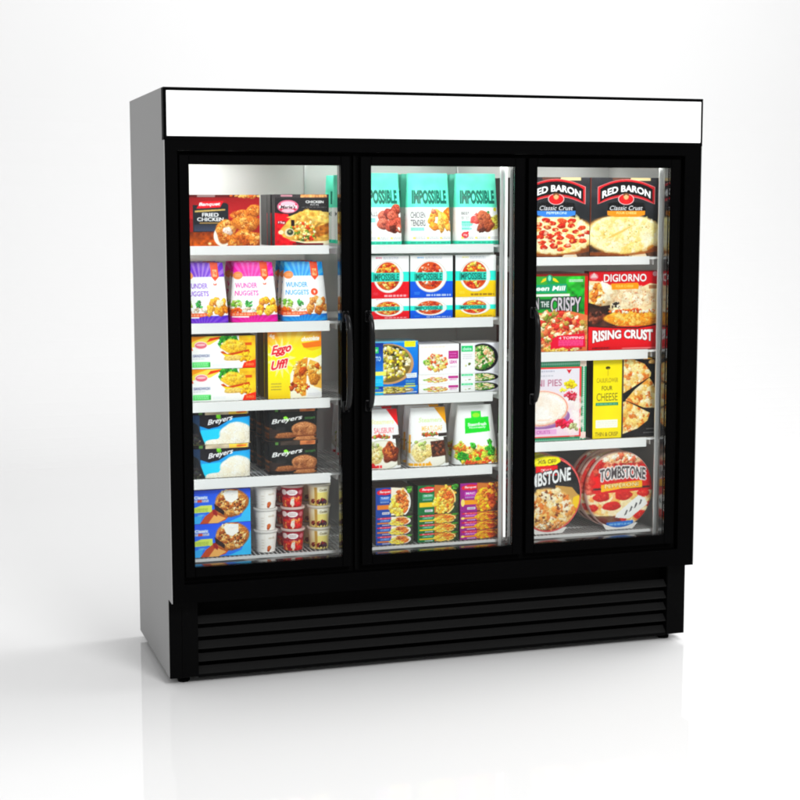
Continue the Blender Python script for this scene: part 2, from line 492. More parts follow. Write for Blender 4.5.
def shell_mesh(art, w, d, h, topw=1.0, topd=1.0, e=4.0, lean=0.0, back=None, side=None, seal=0.0):
    """rounded pack (pouch or tub body): superellipse section, front half carries the artwork; topw/topd = section at the top"""
    C = art.final(); p = PM()
    ny, nx = C.shape[0], C.shape[1]
    z = np.linspace(0, h, ny); v = z / h
    hw = w / 2 * (1 + (topw - 1) * v ** 1.3)
    hd = d / 2 * (1 + (topd - 1) * v ** 1.2)
    u = np.linspace(-1, 1, nx)
    yf = (1 - np.abs(u) ** e) ** (1 / e)
    P = np.zeros((ny, nx, 3))
    P[..., 0] = hw[:, None] * u[None]
    P[..., 1] = d / 2 - hd[:, None] * yf[None] + lean * v[:, None]
    P[..., 2] = z[:, None]
    p.grid(P, C, smooth=True)
    ub = np.linspace(1, -1, 25)
    yb = (1 - np.abs(ub) ** e) ** (1 / e)
    Q = np.zeros((ny, 25, 3))
    Q[..., 0] = hw[:, None] * ub[None]
    Q[..., 1] = d / 2 + hd[:, None] * yb[None] + lean * v[:, None]
    Q[..., 2] = z[:, None]
    ed = C[:, [1]] if side is None else np.tile(rgb(side), (ny, 1, 1))
    bc = np.repeat(ed, 25, 1) if back is None else np.tile(rgb(back), (ny, 25, 1))
    p.grid(Q, bc, smooth=True)
    for k, j in ((0, 0), (1, ny - 1)):           # floor and top
        T = np.stack([P[j], np.stack([P[j, :, 0], 2 * (d / 2 + lean * v[j]) - P[j, :, 1], P[j, :, 2]], 1)])
        p.grid(T, np.tile(C[j].mean(0), (2, nx, 1)), flip=(k == 0))
    return p

def tub_mesh(art, r0, r1, h):
    """round tapered cup, artwork wrapped over the front 220 degrees"""
    C = art.final(); p = PM()
    ny, nx = C.shape[0], C.shape[1]
    th = np.radians(np.linspace(-200, 20, nx)); z = np.linspace(0, h, ny)
    r = r0 + (r1 - r0) * z / h
    P = np.zeros((ny, nx, 3))
    P[..., 0] = r[:, None] * np.cos(th)[None]; P[..., 1] = r1 + r[:, None] * np.sin(th)[None]; P[..., 2] = z[:, None]
    p.grid(P, C, smooth=True)
    th2 = np.radians(np.linspace(20, 160, 18))
    Q = np.zeros((ny, 18, 3))
    Q[..., 0] = r[:, None] * np.cos(th2)[None]; Q[..., 1] = r1 + r[:, None] * np.sin(th2)[None]; Q[..., 2] = z[:, None]
    p.grid(Q, np.repeat(C[:, [-1]], 18, 1), smooth=True)
    return p

def disc_mesh(art, rx, rz, t, film=(200, 190, 185)):
    """round shrink-wrapped pack standing on edge, front face with a softly rounded rim"""
    C = art.final(); p = PM()
    nr, na = 84, 240
    rr = np.concatenate([np.linspace(0.001, .93, nr - 12), np.linspace(.938, 1, 12)])
    a = np.linspace(0, 2 * math.pi, na + 1)
    P = np.zeros((na + 1, nr, 3))
    P[..., 0] = rx * rr[None] * np.cos(a)[:, None]
    P[..., 2] = rz + rz * rr[None] * np.sin(a)[:, None]
    q = np.clip((rr - .9) / .1, 0, 1)
    P[..., 1] = (t * .55 * (1 - np.sqrt(np.clip(1 - q * q, 0, 1))))[None]
    ii = ((P[..., 0] / rx * .5 + .5) * (C.shape[1] - 1)).round().astype(int).clip(0, C.shape[1] - 1)
    jj = ((P[..., 2] / rz * .5) * (C.shape[0] - 1)).round().astype(int).clip(0, C.shape[0] - 1)
    p.grid(P, C[jj, ii], smooth=True, flip=True)
    S = np.zeros((na + 1, 4, 3))
    yy = np.array([t * .55, t * .7, t * .95, t]); k = np.array([1, 1, .98, .0001])
    S[..., 0] = rx * k[None] * np.cos(a)[:, None]; S[..., 2] = rz + rz * k[None] * np.sin(a)[:, None]; S[..., 1] = yy[None]
    edge = C[jj[:, -3], ii[:, -3]]
    p.grid(S, np.stack([edge, edge * .85 + rgb(film) * .1, edge * .5 + rgb(film) * .4, np.tile(rgb(film), (na + 1, 1))], 1), smooth=True, flip=True)
    return p

# ---- the artworks
GOLD = [(214, 132, 62), (196, 108, 48), (228, 158, 88), (178, 92, 40), (236, 178, 110)]
def chicken(a, cx, cy, rx, ry, n=14, pal=GOLD):
    a.blob(cx, cy, rx, ry, pal[0], rot=0, sh=.3, rough=.1)
    r = min(rx, ry)
    a.heap(cx, cy, rx * .78, ry * .72, pal, n, r * .2, r * .42, sh=.28, k=.8)
    a.heap(cx, cy, rx * .8, ry * .75, [(246, 205, 150), (120, 56, 22)], n, r * .06, r * .13, sh=.1, k=.6)

def art_fried():
    a = Art(.264, .174, (-20, 90, 747, 600), (150, 34, 40), 3)
    a.grad(-20, 110, 747, 330, (140, 30, 36), (186, 52, 56))
    a.rect(-20, 90, 747, 118, (96, 30, 34)); a.rect(120, 92, 300, 114, (150, 130, 130))
    a.heap(600, 104, 170, 8, GOLD, 26, 12, 24)
    a.grad(-20, 460, 330, 600, (128, 62, 22), (205, 104, 26)); a.noise(-20, 460, 330, 600, 22, .25)
    a.poly([(75, 190), (120, 196), (140, 180), (410, 172), (432, 190), (432, 452), (75, 462)], (44, 46, 52))
    a.grad(84, 385, 424, 452, (58, 62, 74), (72, 80, 100))
    a.poly([(112, 228), (150, 160), (385, 152), (350, 216)], (224, 38, 52))
    a.text('Banquet', 138, 168, 352, 214, (255, 250, 250), .03, .25, slope=6)
    a.poly([(95, 248), (398, 232), (402, 246), (95, 266)], (198, 170, 110)); a.rect(140, 366, 350, 376, (176, 148, 96))
    a.text('FRIED', 165, 270, 335, 310, (244, 244, 246), .03); a.text('CHICKEN', 116, 314, 385, 354, (244, 244, 246), .03)
    a.ell(375, 500, 95, 105, (246, 238, 228))
    chicken(a, 690, 250, 72, 62); chicken(a, 585, 300, 130, 62, 16); chicken(a, 620, 375, 140, 78, 18)
    chicken(a, 405, 450, 102, 120, 20); a.blob(425, 450, 56, 34, (240, 214, 204), rot=.5, sh=.2)
    chicken(a, 615, 530, 165, 92, 26); chicken(a, 470, 575, 50, 36, 8)
    a.ell(240, 575, 16, 12, (255, 236, 190), soft=.6)
    return a
def art_potpie():
    a = Art(.193, .177, (132, 132, 643, 612), (52, 50, 52), 4)
    a.rect(132, 132, 643, 165, (72, 68, 70)); a.rect(378, 136, 625, 162, (224, 160, 110)); a.rect(190, 138, 300, 155, (190, 140, 150))
    a.noise(378, 130, 625, 162, 14, .3)
    a.poly([(132, 306), (260, 320), (340, 612), (132, 612)], (206, 26, 44)); a.noise(132, 306, 360, 612, 30, .15)
    a.rect(590, 560, 643, 612, (226, 216, 196))
    a.ell(258, 248, 100, 62, (206, 116, 140)); a.ell(258, 248, 88, 52, (196, 40, 74)); a.ell(258, 226, 70, 28, (238, 190, 204)); a.ell(258, 285, 60, 18, (232, 180, 194))
    a.rect(172, 236, 344, 266, (240, 224, 228)); a.text("Marie's", 190, 234, 330, 268, (60, 30, 40), .02, .2)
    a.text('CHICKEN', 424, 190, 596, 216, (250, 250, 250), .03); a.text('POT PIE', 470, 222, 550, 240, (200, 200, 200), .02)
    a.fine(390, 250, 620, 258, (150, 150, 150), 1)
    a.poly([(170, 480), (300, 330), (420, 282), (560, 284), (643, 320), (643, 560), (560, 598), (420, 592), (300, 570), (210, 530)], (222, 172, 92))
    a.poly([(240, 350), (420, 284), (643, 300), (643, 400), (430, 380)], (240, 200, 116)); a.heap(470, 350, 150, 50, [(248, 216, 140), (224, 170, 84), (214, 150, 70)], 60, 12, 36, sh=.12, k=.5); a.noise(160, 282, 643, 600, 30, .2)
    a.poly([(430, 470), (643, 400), (643, 500), (520, 540)], (176, 112, 48)); a.noise(420, 400, 643, 545, 16, .3)
    a.heap(400, 470, 120, 85, [(246, 214, 130), (220, 86, 40), (120, 150, 60), (250, 232, 180), (232, 150, 60), (250, 226, 150)], 70, 9, 22)
    a.ell(270, 490, 46, 40, (222, 206, 170)); a.ell(276, 488, 30, 27, (60, 70, 60)); a.ell(272, 482, 13, 11, (150, 150, 110)); a.ell(190, 488, 26, 20, (238, 220, 180))
    a.heap(430, 545, 110, 22, [(214, 60, 40), (250, 220, 130), (90, 110, 50)], 26, 8, 16)
    a.poly([(250, 560), (420, 592), (643, 596), (643, 570), (430, 578)], (250, 240, 200))
    a.rect(158, 380, 236, 412, (120, 20, 30)); a.text('15g', 164, 384, 230, 410, (246, 220, 220), .03); a.rect(286, 372, 318, 430, (40, 24, 24))
    a.rect(300, 590, 590, 606, (120, 30, 34))
    return a
def art_nugget(col, dark, kind, seed):
    a = Art(.168, .206, (212, 75, 655, 625), (255, 255, 255), seed)
    a.rect(212, 75, 655, 218, col); a.rays(212, 75, 655, 218, 390, 300, 22, (255, 255, 255), .32, .5)
    a.grad(212, 205, 655, 232, (255, 255, 255), (255, 255, 255))
    a.poly([(500, 75), (590, 75), (590, 205), (545, 246), (508, 205)], (246, 84, 22)); a.rect(522, 140, 572, 205, (252, 178, 130)); a.text('15g', 526, 150, 568, 190, (246, 84, 22), .03)
    a.ell(262, 196, 50, 36, (250, 150, 96)); a.fine(238, 184, 288, 206, (255, 214, 190), 2)
    a.text('WUNDER', 238, 262, 462, 312, col, .012); a.text('NUGGETS', 238, 334, 470, 382, col, .012)
    a.heap(350, 284, 112, 22, [(255, 255, 255)], 14, 3, 5, sh=0, k=.8); a.heap(350, 358, 112, 20, [(255, 255, 255)], 14, 3, 5, sh=0, k=.8)
    a.poly([(520, 262), (540, 275), (560, 262), (556, 284), (528, 284)], (226, 96, 60)) if kind != 2 else a.ell(528, 356, 36, 32, (240, 88, 34))
    if kind == 2: a.text('9', 518, 342, 540, 372, (255, 255, 255), .03)
    a.heap(258, 460, 42, 34, [(166, 206, 96), (120, 180, 70), (206, 230, 150)], 16, 10, 20); a.heap(375, 456, 34, 28, [(60, 156, 70), (90, 180, 90), (40, 130, 60)], 16, 9, 16)
    a.heap(350, 512, 120, 22, [(238, 226, 206), (214, 190, 160), (226, 238, 214), (250, 240, 226)], 26, 9, 18); a.heap(258, 520, 44, 22, [(240, 130, 40), (230, 100, 30)], 12, 10, 20)
    a.grad(212, 560, 655, 625, dark, col); a.rays(212, 560, 655, 625, 400, 700, 26, (255, 255, 255), .16)
    a.poly([(212, 538), (440, 535), (450, 560), (360, 575), (212, 570)], (238, 98, 52)); a.fine(225, 545, 430, 560, (255, 220, 200), 1)
    a.rect(222, 570, 370, 582, (255, 255, 255))
    pal = [[(238, 156, 44), (244, 178, 64), (224, 132, 36)], [(246, 176, 48), (250, 196, 76), (232, 150, 40)], [(206, 128, 62), (190, 110, 50), (224, 152, 84)]][kind]
    for (x, y, q) in [(480, 500, 44), (540, 430, 40), (600, 495, 48), (500, 440, 36), (560, 520, 50), (640, 510, 36), (470, 540, 30), (610, 440, 36)]:
        a.blob(x, y, q, q * .85, pal[a.rng.randint(3)], sh=.32, rough=.12)
        a.heap(x, y, q * .5, q * .45, [(250, 214, 140), (150, 84, 24)], 5, q * .1, q * .2, sh=.1, k=.5)
    if kind != 1: a.blob(570, 450, 38, 34, (252, 236, 190), sh=.2)
    if kind == 1: a.ell(566, 470, 9, 8, (90, 50, 20)); a.ell(520, 505, 9, 8, (120, 66, 24))
    return a
def art_sandwich():
    a = Art(.238, .114, (20, 130, 705, 450), (255, 255, 255), 8)
    a.poly([(20, 130), (400, 130), (250, 215), (60, 240), (20, 300)], (252, 216, 96)); a.poly([(20, 130), (230, 130), (80, 180), (20, 260)], (246, 150, 40))
    a.poly([(215, 190), (250, 150), (400, 130), (330, 160)], (226, 72, 24)); a.poly([(20, 230), (70, 238), (80, 270), (20, 262)], (236, 90, 30))
    a.ell(158, 218, 64, 38, (252, 220, 220)); a.ell(158, 220, 58, 30, (226, 112, 130)); a.ell(158, 214, 46, 12, (246, 190, 196))
    a.rect(70, 306, 248, 338, (214, 216, 228)); a.text('SANDWICH', 82, 308, 240, 336, (110, 116, 150), .02); a.fine(74, 346, 200, 358, (170, 180, 190), 1)
    a.grad(70, 382, 250, 438, (120, 226, 136), (84, 200, 100)); a.rect(238, 392, 250, 432, (40, 150, 60)); a.fine(86, 398, 226, 424, (200, 246, 206), 2)
    a.fine(270, 406, 400, 426, (190, 200, 220), 2, .5)
    a.rect(540, 130, 705, 380, (250, 190, 50)); a.noise(530, 130, 705, 380, 40, .18)
    a.heap(430, 165, 90, 30, [(80, 160, 60), (50, 136, 50), (120, 190, 80)], 26, 14, 30); a.heap(350, 215, 22, 20, [(70, 160, 70)], 5, 10, 18)
    a.blob(490, 235, 130, 70, (246, 190, 64), rot=0, sh=.18, rough=.06); a.heap(490, 215, 100, 35, [(252, 214, 110), (240, 176, 60)], 20, 12, 26, k=.5)
    a.poly([(350, 285), (380, 280), (420, 310), (640, 268), (650, 300), (480, 330), (370, 305)], (196, 84, 20))
    a.poly([(370, 306), (470, 322), (640, 290), (600, 350), (480, 352), (400, 335)], (252, 214, 30)); a.blob(490, 350, 110, 28, (246, 206, 120), rot=0, sh=.15, rough=.05)
    a.heap(600, 350, 60, 40, [(250, 196, 60), (244, 170, 40)], 16, 10, 24)
    a.rect(600, 200, 670, 228, (226, 120, 36)); a.fine(606, 205, 664, 222, (180, 40, 20), 2)
    a.poly([(570, 448), (590, 398), (700, 372), (705, 372), (705, 450), (570, 450)], (238, 60, 24)); a.text('380', 600, 404, 690, 432, (252, 140, 90), .03)
    a.rect(270, 436, 565, 450, (246, 250, 250))
    return a
def art_waffle():
    a = Art(.193, .244, (118, 60, 628, 690), (252, 226, 40), 9)
    a.grad(118, 60, 628, 260, (240, 92, 40), (252, 214, 60)); a.ell(380, 120, 190, 110, (252, 206, 96), soft=.5, k=.8)
    a.rays(118, 60, 628, 330, 300, 330, 16, (255, 244, 170), .25)
    a.ell(360, 360, 290, 180, (253, 232, 44), soft=.4); a.poly([(440, 190), (628, 170), (628, 225), (540, 245), (460, 230)], (244, 126, 40))
    a.poly([(470, 236), (628, 222), (628, 236), (540, 262)], (252, 190, 30)); a.grad(118, 520, 330, 690, (252, 226, 50), (240, 200, 36))
    for r_ in range(13):
        t = r_ / 13 * 6.283; a.poly([(240 + 80 * math.cos(t - .2), 320 + 110 * math.sin(t - .2)), (240 + 80 * math.cos(t + .2), 320 + 110 * math.sin(t + .2)), (240 + 150 * math.cos(t), 320 + 190 * math.sin(t))], (255, 246, 190), .7)
    a.text('4g', 132, 96, 188, 146, (255, 226, 206), .03); a.text('chocolate', 440, 128, 612, 176, (255, 246, 236), .05, .2, slope=8)
    a.text('Eggo', 158, 205, 336, 318, (222, 32, 62), .03, .25, slope=30, out=9, oc=(255, 238, 220)); a.text('Uff!', 150, 345, 300, 436, (222, 32, 62), .03, .25, slope=26, out=9, oc=(255, 238, 220))
    a.fine(148, 548, 244, 612, (120, 116, 90), 3)
    a.poly([(330, 690), (330, 470), (380, 380), (470, 320), (560, 330), (628, 300), (628, 690)], (255, 250, 240), .9)
    a.poly([(350, 560), (372, 420), (440, 335), (500, 322), (490, 420), (478, 670), (440, 676)], (226, 152, 62)); a.poly([(490, 420), (520, 340), (600, 370), (628, 420), (628, 610), (560, 590), (510, 540)], (240, 182, 92))
    a.heap(430, 430, 60, 80, [(250, 210, 120), (232, 160, 70), (206, 120, 44)], 50, 10, 24); a.heap(565, 460, 55, 80, [(250, 214, 140), (236, 176, 84), (214, 140, 60)], 46, 10, 24)
    a.blob(448, 440, 34, 38, (190, 92, 34)); a.blob(590, 400, 26, 24, (206, 104, 40)); a.heap(430, 590, 60, 60, [(236, 176, 70), (196, 110, 40), (250, 214, 120)], 40, 8, 18)
    a.heap(360, 590, 26, 40, [(150, 66, 34), (176, 84, 40)], 12, 12, 22); a.blob(500, 600, 18, 22, (170, 60, 34)); a.blob(560, 520, 50, 60, (196, 130, 56), sh=.35)
    a.poly([(480, 690), (500, 600), (560, 600), (628, 640), (628, 690)], (240, 240, 240)); a.fine(500, 648, 610, 672, (190, 190, 200), 2)
    return a
def art_icecream(kind):
    if kind == 0:
        a = Art(.210, .112, (60, 150, 660, 445), (24, 18, 30), 11)
        a.poly([(100, 240), (230, 290), (330, 272), (470, 190), (660, 180), (660, 445), (130, 445)], (26, 150, 220)); a.grad(60, 150, 150, 445, (22, 60, 96), (60, 70, 80), True)
        a.poly([(150, 445), (160, 300), (240, 300), (350, 290), (340, 400), (230, 445)], (40, 200, 244)); a.ell(560, 240, 110, 50, (60, 180, 240), soft=.6, k=.7)
        a.poly([(60, 200), (130, 250), (180, 400), (200, 445), (60, 445)], (22, 30, 40)); a.heap(110, 390, 36, 50, [(120, 110, 100), (60, 56, 60), (90, 100, 80)], 16, 12, 26)
        a.poly([(190, 445), (230, 415), (330, 392), (370, 330), (440, 258), (520, 235), (600, 262), (655, 330), (660, 445)], (250, 243, 224)); a.blob(505, 345, 158, 112, (252, 246, 230), rot=0, sh=.1, rough=.03); a.blob(330, 435, 140, 40, (246, 236, 212), rot=0, sh=.08, rough=.04); a.heap(490, 350, 120, 70, [(255, 250, 236), (244, 228, 196)], 26, 20, 50, sh=.03, k=.3)
        a.poly([(200, 150), (470, 150), (470, 180), (370, 240), (240, 292), (205, 250)], (22, 14, 28))
        a.blob(335, 172, 36, 24, (120, 206, 50)); a.text('Breyers', 230, 198, 462, 272, (246, 246, 250), .025, .25, slope=46)
    else:
        a = Art(.170, .105, (150, 110, 595, 430), (22, 22, 22), 12)
        a.noise(150, 110, 595, 430, 30, .3); a.heap(160, 330, 24, 60, [(150, 92, 50), (90, 60, 40), (40, 36, 32)], 14, 12, 26)
        a.poly([(160, 290), (230, 310), (330, 330), (330, 350), (220, 390), (160, 400)], (56, 44, 40)); a.blob(310, 372, 100, 34, (150, 100, 64), rot=0, sh=.25)
        a.blob(470, 320, 122, 92, (176, 122, 84), rot=0, sh=.22, rough=.05); a.heap(470, 310, 90, 50, [(196, 142, 100), (150, 98, 62), (128, 80, 50)], 40, 10, 28, sh=.2, k=.6)
        a.poly([(340, 372), (600, 372), (600, 388), (350, 390)], (120, 70, 40)); a.blob(480, 412, 110, 24, (170, 118, 80), rot=0, sh=.15)
        a.blob(308, 188, 32, 18, (126, 200, 60)); a.text('Breyers', 182, 190, 438, 262, (240, 240, 240), .025, .25, slope=48); a.text('CHOCOLATE', 470, 176, 566, 200, (90, 160, 80), .02)
        a.fine(220, 280, 300, 312, (120, 120, 116), 3, .5)
    return a
def art_cone():
    a = Art(.206, .129, (70, 115, 655, 440), (46, 92, 226), 13)
    a.grad(70, 115, 655, 440, (50, 96, 232), (54, 130, 236)); a.poly([(430, 440), (560, 390), (655, 200), (655, 440)], (70, 184, 246)); a.poly([(70, 380), (180, 350), (150, 440), (70, 440)], (70, 170, 240))
    a.rect(90, 170, 228, 200, (150, 180, 244), .7); a.text('Classic', 92, 168, 228, 200, (246, 248, 255), .03); a.rect(92, 205, 236, 232, (190, 206, 246)); a.rect(125, 206, 170, 232, (226, 90, 60)); a.fine(96, 209, 232, 228, (110, 80, 90), 2)
    a.poly([(88, 285), (160, 262), (270, 262), (272, 355), (240, 330), (88, 334)], (206, 226, 110)); a.fine(100, 290, 230, 322, (110, 140, 60), 3)
    a.fine(130, 350, 205, 366, (214, 234, 255), 2)
    a.poly([(148, 440), (200, 370), (300, 300), (430, 390), (400, 420), (330, 440)], (184, 84, 48)); a.poly([(230, 440), (300, 350), (410, 400), (330, 440)], (240, 176, 110)); a.poly([(270, 310), (330, 300), (320, 380), (280, 350)], (150, 40, 40))
    a.blob(465, 250, 168, 142, (198, 128, 64), rot=0, sh=.25, rough=.04)
    a.heap(465, 250, 148, 124, [(214, 150, 84), (188, 110, 52), (240, 192, 130), (150, 84, 40), (228, 168, 100), (250, 214, 160)], 170, 10, 24, sh=.3)
    a.heap(465, 270, 130, 100, [(84, 44, 24), (110, 60, 30)], 22, 6, 12)
    a.poly([(380, 150), (420, 128), (530, 132), (532, 210), (470, 250), (410, 225)], (255, 250, 242)); a.blob(470, 150, 60, 22, (255, 252, 248), rot=0, sh=.05)
    a.poly([(290, 250), (320, 270), (395, 330), (390, 370), (300, 310)], (52, 30, 30))
    return a
def art_cup(kind):
    a = Art(.135, .076, (-75, 75, 340, 245), (250, 244, 238), 14 + kind)
    if kind == 0:
        a.fine(62, 130, 96, 215, (200, 190, 176), 4, .6); a.text('vanilla', 138, 108, 214, 130, (176, 160, 140), .01, .2); a.blob(148, 212, 28, 22, (186, 92, 44)); a.blob(160, 206, 12, 9, (226, 150, 96)); a.rect(100, 95, 104, 245, (232, 222, 212)); a.fine(-60, 140, 20, 215, (206, 194, 180), 4, .5)
    elif kind == 1:
        a.rect(-75, 75, 340, 165, (150, 26, 52)); a.grad(-75, 165, 340, 245, (214, 60, 46), (196, 36, 44)); a.heap(130, 205, 205, 34, [(236, 90, 50), (206, 40, 44), (246, 140, 80), (178, 26, 40)], 90, 12, 26)
        a.ell(108, 118, 58, 25, (250, 240, 240)); a.fine(74, 108, 142, 128, (120, 60, 70), 2); a.ell(16, 116, 36, 24, (236, 214, 214)); a.ell(205, 118, 30, 20, (200, 120, 130)); a.fine(70, 152, 150, 162, (240, 170, 170), 1)
        a.blob(112, 205, 20, 40, (252, 234, 220), rot=0, sh=.1)
    else:
        a.grad(-75, 75, 340, 245, (248, 236, 206), (226, 204, 140)); a.rect(92, 85, 215, 245, (246, 224, 140)); a.grad(92, 85, 215, 130, (252, 246, 230), (248, 236, 190)); a.poly([(62, 85), (92, 85), (92, 245), (62, 245)], (190, 150, 80))
        a.text('Cookie', 116, 98, 200, 120, (90, 80, 60), .02, .2); a.heap(150, 212, 62, 22, [(110, 40, 40), (70, 40, 50), (150, 50, 44), (90, 60, 80)], 34, 8, 17); a.heap(35, 212, 30, 22, [(140, 60, 44), (100, 40, 40)], 12, 8, 16)
    return a
TEAL, TEALT = (112, 232, 196), (24, 104, 92)
def art_pouch(kind):
    a = Art(.172, .253, (435, 70, 885, 780), (252, 252, 250), 20 + kind)
    a.grad(435, 70, 885, 410, (128, 240, 208), TEAL); a.noise(435, 70, 885, 405, 60, .05)
    a.text('IMPOSSIBLE', 482, 234, 850, 380, TEALT, .05)
    a.grad(435, 745, 885, 780, (70, 214, 180), (60, 196, 164)); a.fine(470, 756, 850, 768, TEALT, 1, .5)
    w = [('MEATBALLS', ''), ('CHICKEN', 'TENDERS'), ('BURGER', 'BITES')][kind]
    if kind == 1:
        a.text(w[0], 470, 452, 614, 520, (96, 96, 98), .02); a.text(w[1], 470, 532, 614, 600, (96, 96, 98), .02); a.rect(470, 608, 600, 645, (170, 232, 216)); a.fine(476, 616, 596, 638, (80, 190, 170), 2)
        pal = [(236, 150, 52), (246, 176, 80), (220, 124, 36), (250, 196, 110)]
        for (x, y, rx, ry, ro) in [(740, 470, 60, 36, .4), (680, 520, 36, 70, .3), (860, 480, 60, 60, 0), (830, 560, 40, 90, -.3), (700, 600, 60, 36, .5), (770, 560, 34, 110, 0), (860, 610, 44, 40, 0), (715, 455, 40, 26, 0)]:
            a.blob(x, y, rx, ry, pal[a.rng.randint(4)], rot=ro, sh=.3); a.heap(x, y, rx * .55, ry * .6, [(252, 210, 130), (196, 100, 30)], 8, 6, 13, sh=.1, k=.6)
        a.blob(700, 450, 30, 24, (240, 140, 110))
    elif kind == 0:
        a.text('MEATBALLS', 455, 452, 630, 500, (110, 110, 112), .02); a.rect(500, 515, 610, 560, (170, 232, 216)); a.fine(506, 522, 600, 552, (80, 190, 170), 2)
        pal = [(176, 84, 66), (150, 62, 50), (196, 104, 84)]
        for (x, y, q) in [(690, 500, 60), (745, 470, 52), (830, 430, 56), (790, 500, 62), (690, 575, 66), (850, 560, 60), (780, 600, 74), (860, 620, 50)]:
            a.blob(x, y, q, q * .9, pal[a.rng.randint(3)], sh=.45, rough=.06); a.heap(x, y, q * .6, q * .5, [(214, 130, 104), (90, 36, 28)], 8, 6, 13, sh=.1, k=.5)
        a.blob(780, 620, 36, 34, (96, 44, 30)); a.blob(850, 625, 20, 14, (250, 240, 220)); a.fine(520, 650, 580, 668, (190, 170, 120), 2)
    else:
        a.text('BEEF', 494, 452, 574, 486, (90, 90, 92), .02); a.text('BITES', 494, 496, 574, 534, (150, 150, 150), .02); a.rect(494, 545, 604, 590, (150, 226, 206)); a.rect(494, 596, 576, 640, (176, 234, 224)); a.fine(500, 552, 596, 632, (70, 180, 160), 3)
        a.ell(528, 688, 34, 32, (222, 48, 60)); a.text('25g', 508, 676, 548, 700, (255, 230, 230), .03); a.ell(552, 660, 12, 9, (222, 48, 60))
        a.blob(650, 530, 44, 72, (226, 92, 88)); a.heap(650, 520, 30, 50, [(240, 120, 110), (206, 60, 60)], 14, 8, 16); a.blob(850, 560, 66, 96, (226, 206, 92), sh=.25); a.heap(850, 560, 46, 74, [(240, 222, 120), (214, 190, 70)], 26, 8, 18)
        a.blob(720, 510, 74, 66, (190, 106, 76), sh=.25); a.blob(740, 600, 92, 56, (158, 84, 56), sh=.35); a.heap(735, 560, 80, 80, [(206, 126, 92), (120, 60, 40), (170, 96, 64)], 40, 8, 20, k=.6); a.blob(700, 640, 40, 22, (92, 44, 28))
        a.ell(845, 432, 16, 20, (226, 220, 20)); a.ell(770, 460, 14, 16, (90, 140, 90))
    for i, x in enumerate((560, 690, 820)):
        a.fine(x - 52, 706, x + 52, 728, (130, 130, 136), 2, .7); a.ell(x - 58, 716, 12, 12, (240, 214, 90), k=.8)
    return a
def art_bowl(kind, h, seed=30):
    col = [(222, 22, 44), (10, 98, 214), (250, 204, 24)][kind]
    a = Art(.153, h, (40, 115, 435, 535), (254, 254, 254), seed + kind)
    a.grad(40, 370, 435, 535, col, tuple(int(c * .93) for c in col))
    a.text('savory', 105, 130, 170, 150, [(240, 90, 130), (110, 176, 246), (240, 226, 120)][kind], .02); a.fine(180, 130, 335, 150, (150, 160, 180), 2, .7)
    a.rect(40, 275, 435, 372, (64, 226, 206))
    a.ell(232, 325, 150, 158, (250, 246, 240)); a.ring(232, 325, 150, 158, .05, (214, 206, 200))
    a.ell(226, 318, 122, 138, (206, 90, 40))
    pal = [[(236, 150, 60), (206, 70, 30), (246, 190, 90), (180, 50, 26), (250, 210, 130)], [(206, 84, 50), (176, 54, 36), (232, 120, 80), (244, 226, 206), (190, 70, 44)], [(240, 110, 40), (250, 206, 80), (206, 60, 40), (250, 224, 130), (226, 90, 50)]][kind]
    a.heap(226, 318, 106, 122, pal, 150, 9, 22, sh=.3, clip=(226, 318, 124, 140))
    a.rect(70, 283, 345, 368, (60, 204, 184)); a.rect(40, 275, 75, 372, (64, 226, 206)); a.rect(345, 275, 375, 372, (220, 250, 246)); a.text('IMPOSSIBLE', 82, 292, 338, 362, (16, 92, 84), .015)
    a.fine(80, 478, 130, 500, (255, 255, 255), 2, .35); a.fine(190, 500, 420, 520, (255, 235, 235) if kind < 2 else (120, 90, 20), 1, .7)
    return a
def art_bluebowl(h):
    a = Art(.171, h, (70, 115, 525, 555), (14, 120, 206), 40)
    a.grad(70, 130, 212, 420, (10, 60, 140), (14, 120, 210)); a.grad(70, 455, 212, 555, (20, 190, 250), (16, 140, 220)); a.rect(70, 115, 525, 130, (110, 180, 220)); a.grad(300, 130, 525, 440, (12, 140, 226), (14, 110, 200)); a.rect(300, 480, 525, 555, (12, 96, 176))
    a.rect(70, 170, 168, 232, (50, 190, 110)); a.text('healthy', 80, 184, 160, 220, (240, 255, 246), .03); a.text('RISOTTO', 70, 262, 186, 310, (206, 232, 255), .02); a.rect(70, 412, 235, 452, (236, 240, 110)); a.fine(80, 490, 200, 520, (150, 226, 255), 2)
    a.ell(255, 340, 232, 200, (190, 150, 110)); a.ell(250, 335, 212, 186, (120, 104, 56))
    a.heap(265, 335, 185, 165, [(240, 206, 60), (250, 230, 130), (60, 60, 40), (206, 190, 80), (250, 240, 196), (130, 140, 60), (236, 190, 70), (244, 226, 170)], 190, 10, 26, sh=.3, clip=(250, 335, 212, 186))
    L = a.box[0]; a.rect(L, 130, 210, 420, (12, 84, 170)); a.grad(L, 130, 210, 420, (10, 52, 130), (16, 130, 216)); a.rect(L, 170, 168, 232, (50, 190, 110)); a.text('healthy', 84, 184, 160, 220, (240, 255, 246), .03); a.text('RISOTTO', 66, 262, 188, 310, (206, 232, 255), .02)
    a.grad(L, 420, 210, 555, (20, 170, 240), (22, 190, 250)); a.rect(L, 412, 235, 452, (240, 244, 120)); a.fine(80, 490, 200, 520, (170, 232, 255), 2)
    a.rect(402, 118, 505, 176, (246, 240, 40)); a.fine(412, 130, 495, 164, (190, 180, 40), 2, .6); a.poly([(415, 440), (515, 432), (515, 480), (425, 484)], (236, 240, 244)); a.fine(425, 446, 505, 472, (130, 150, 180), 2); a.fine(415, 505, 500, 525, (190, 226, 250), 2); a.rect(415, 535, 500, 548, (160, 190, 130))
    return a
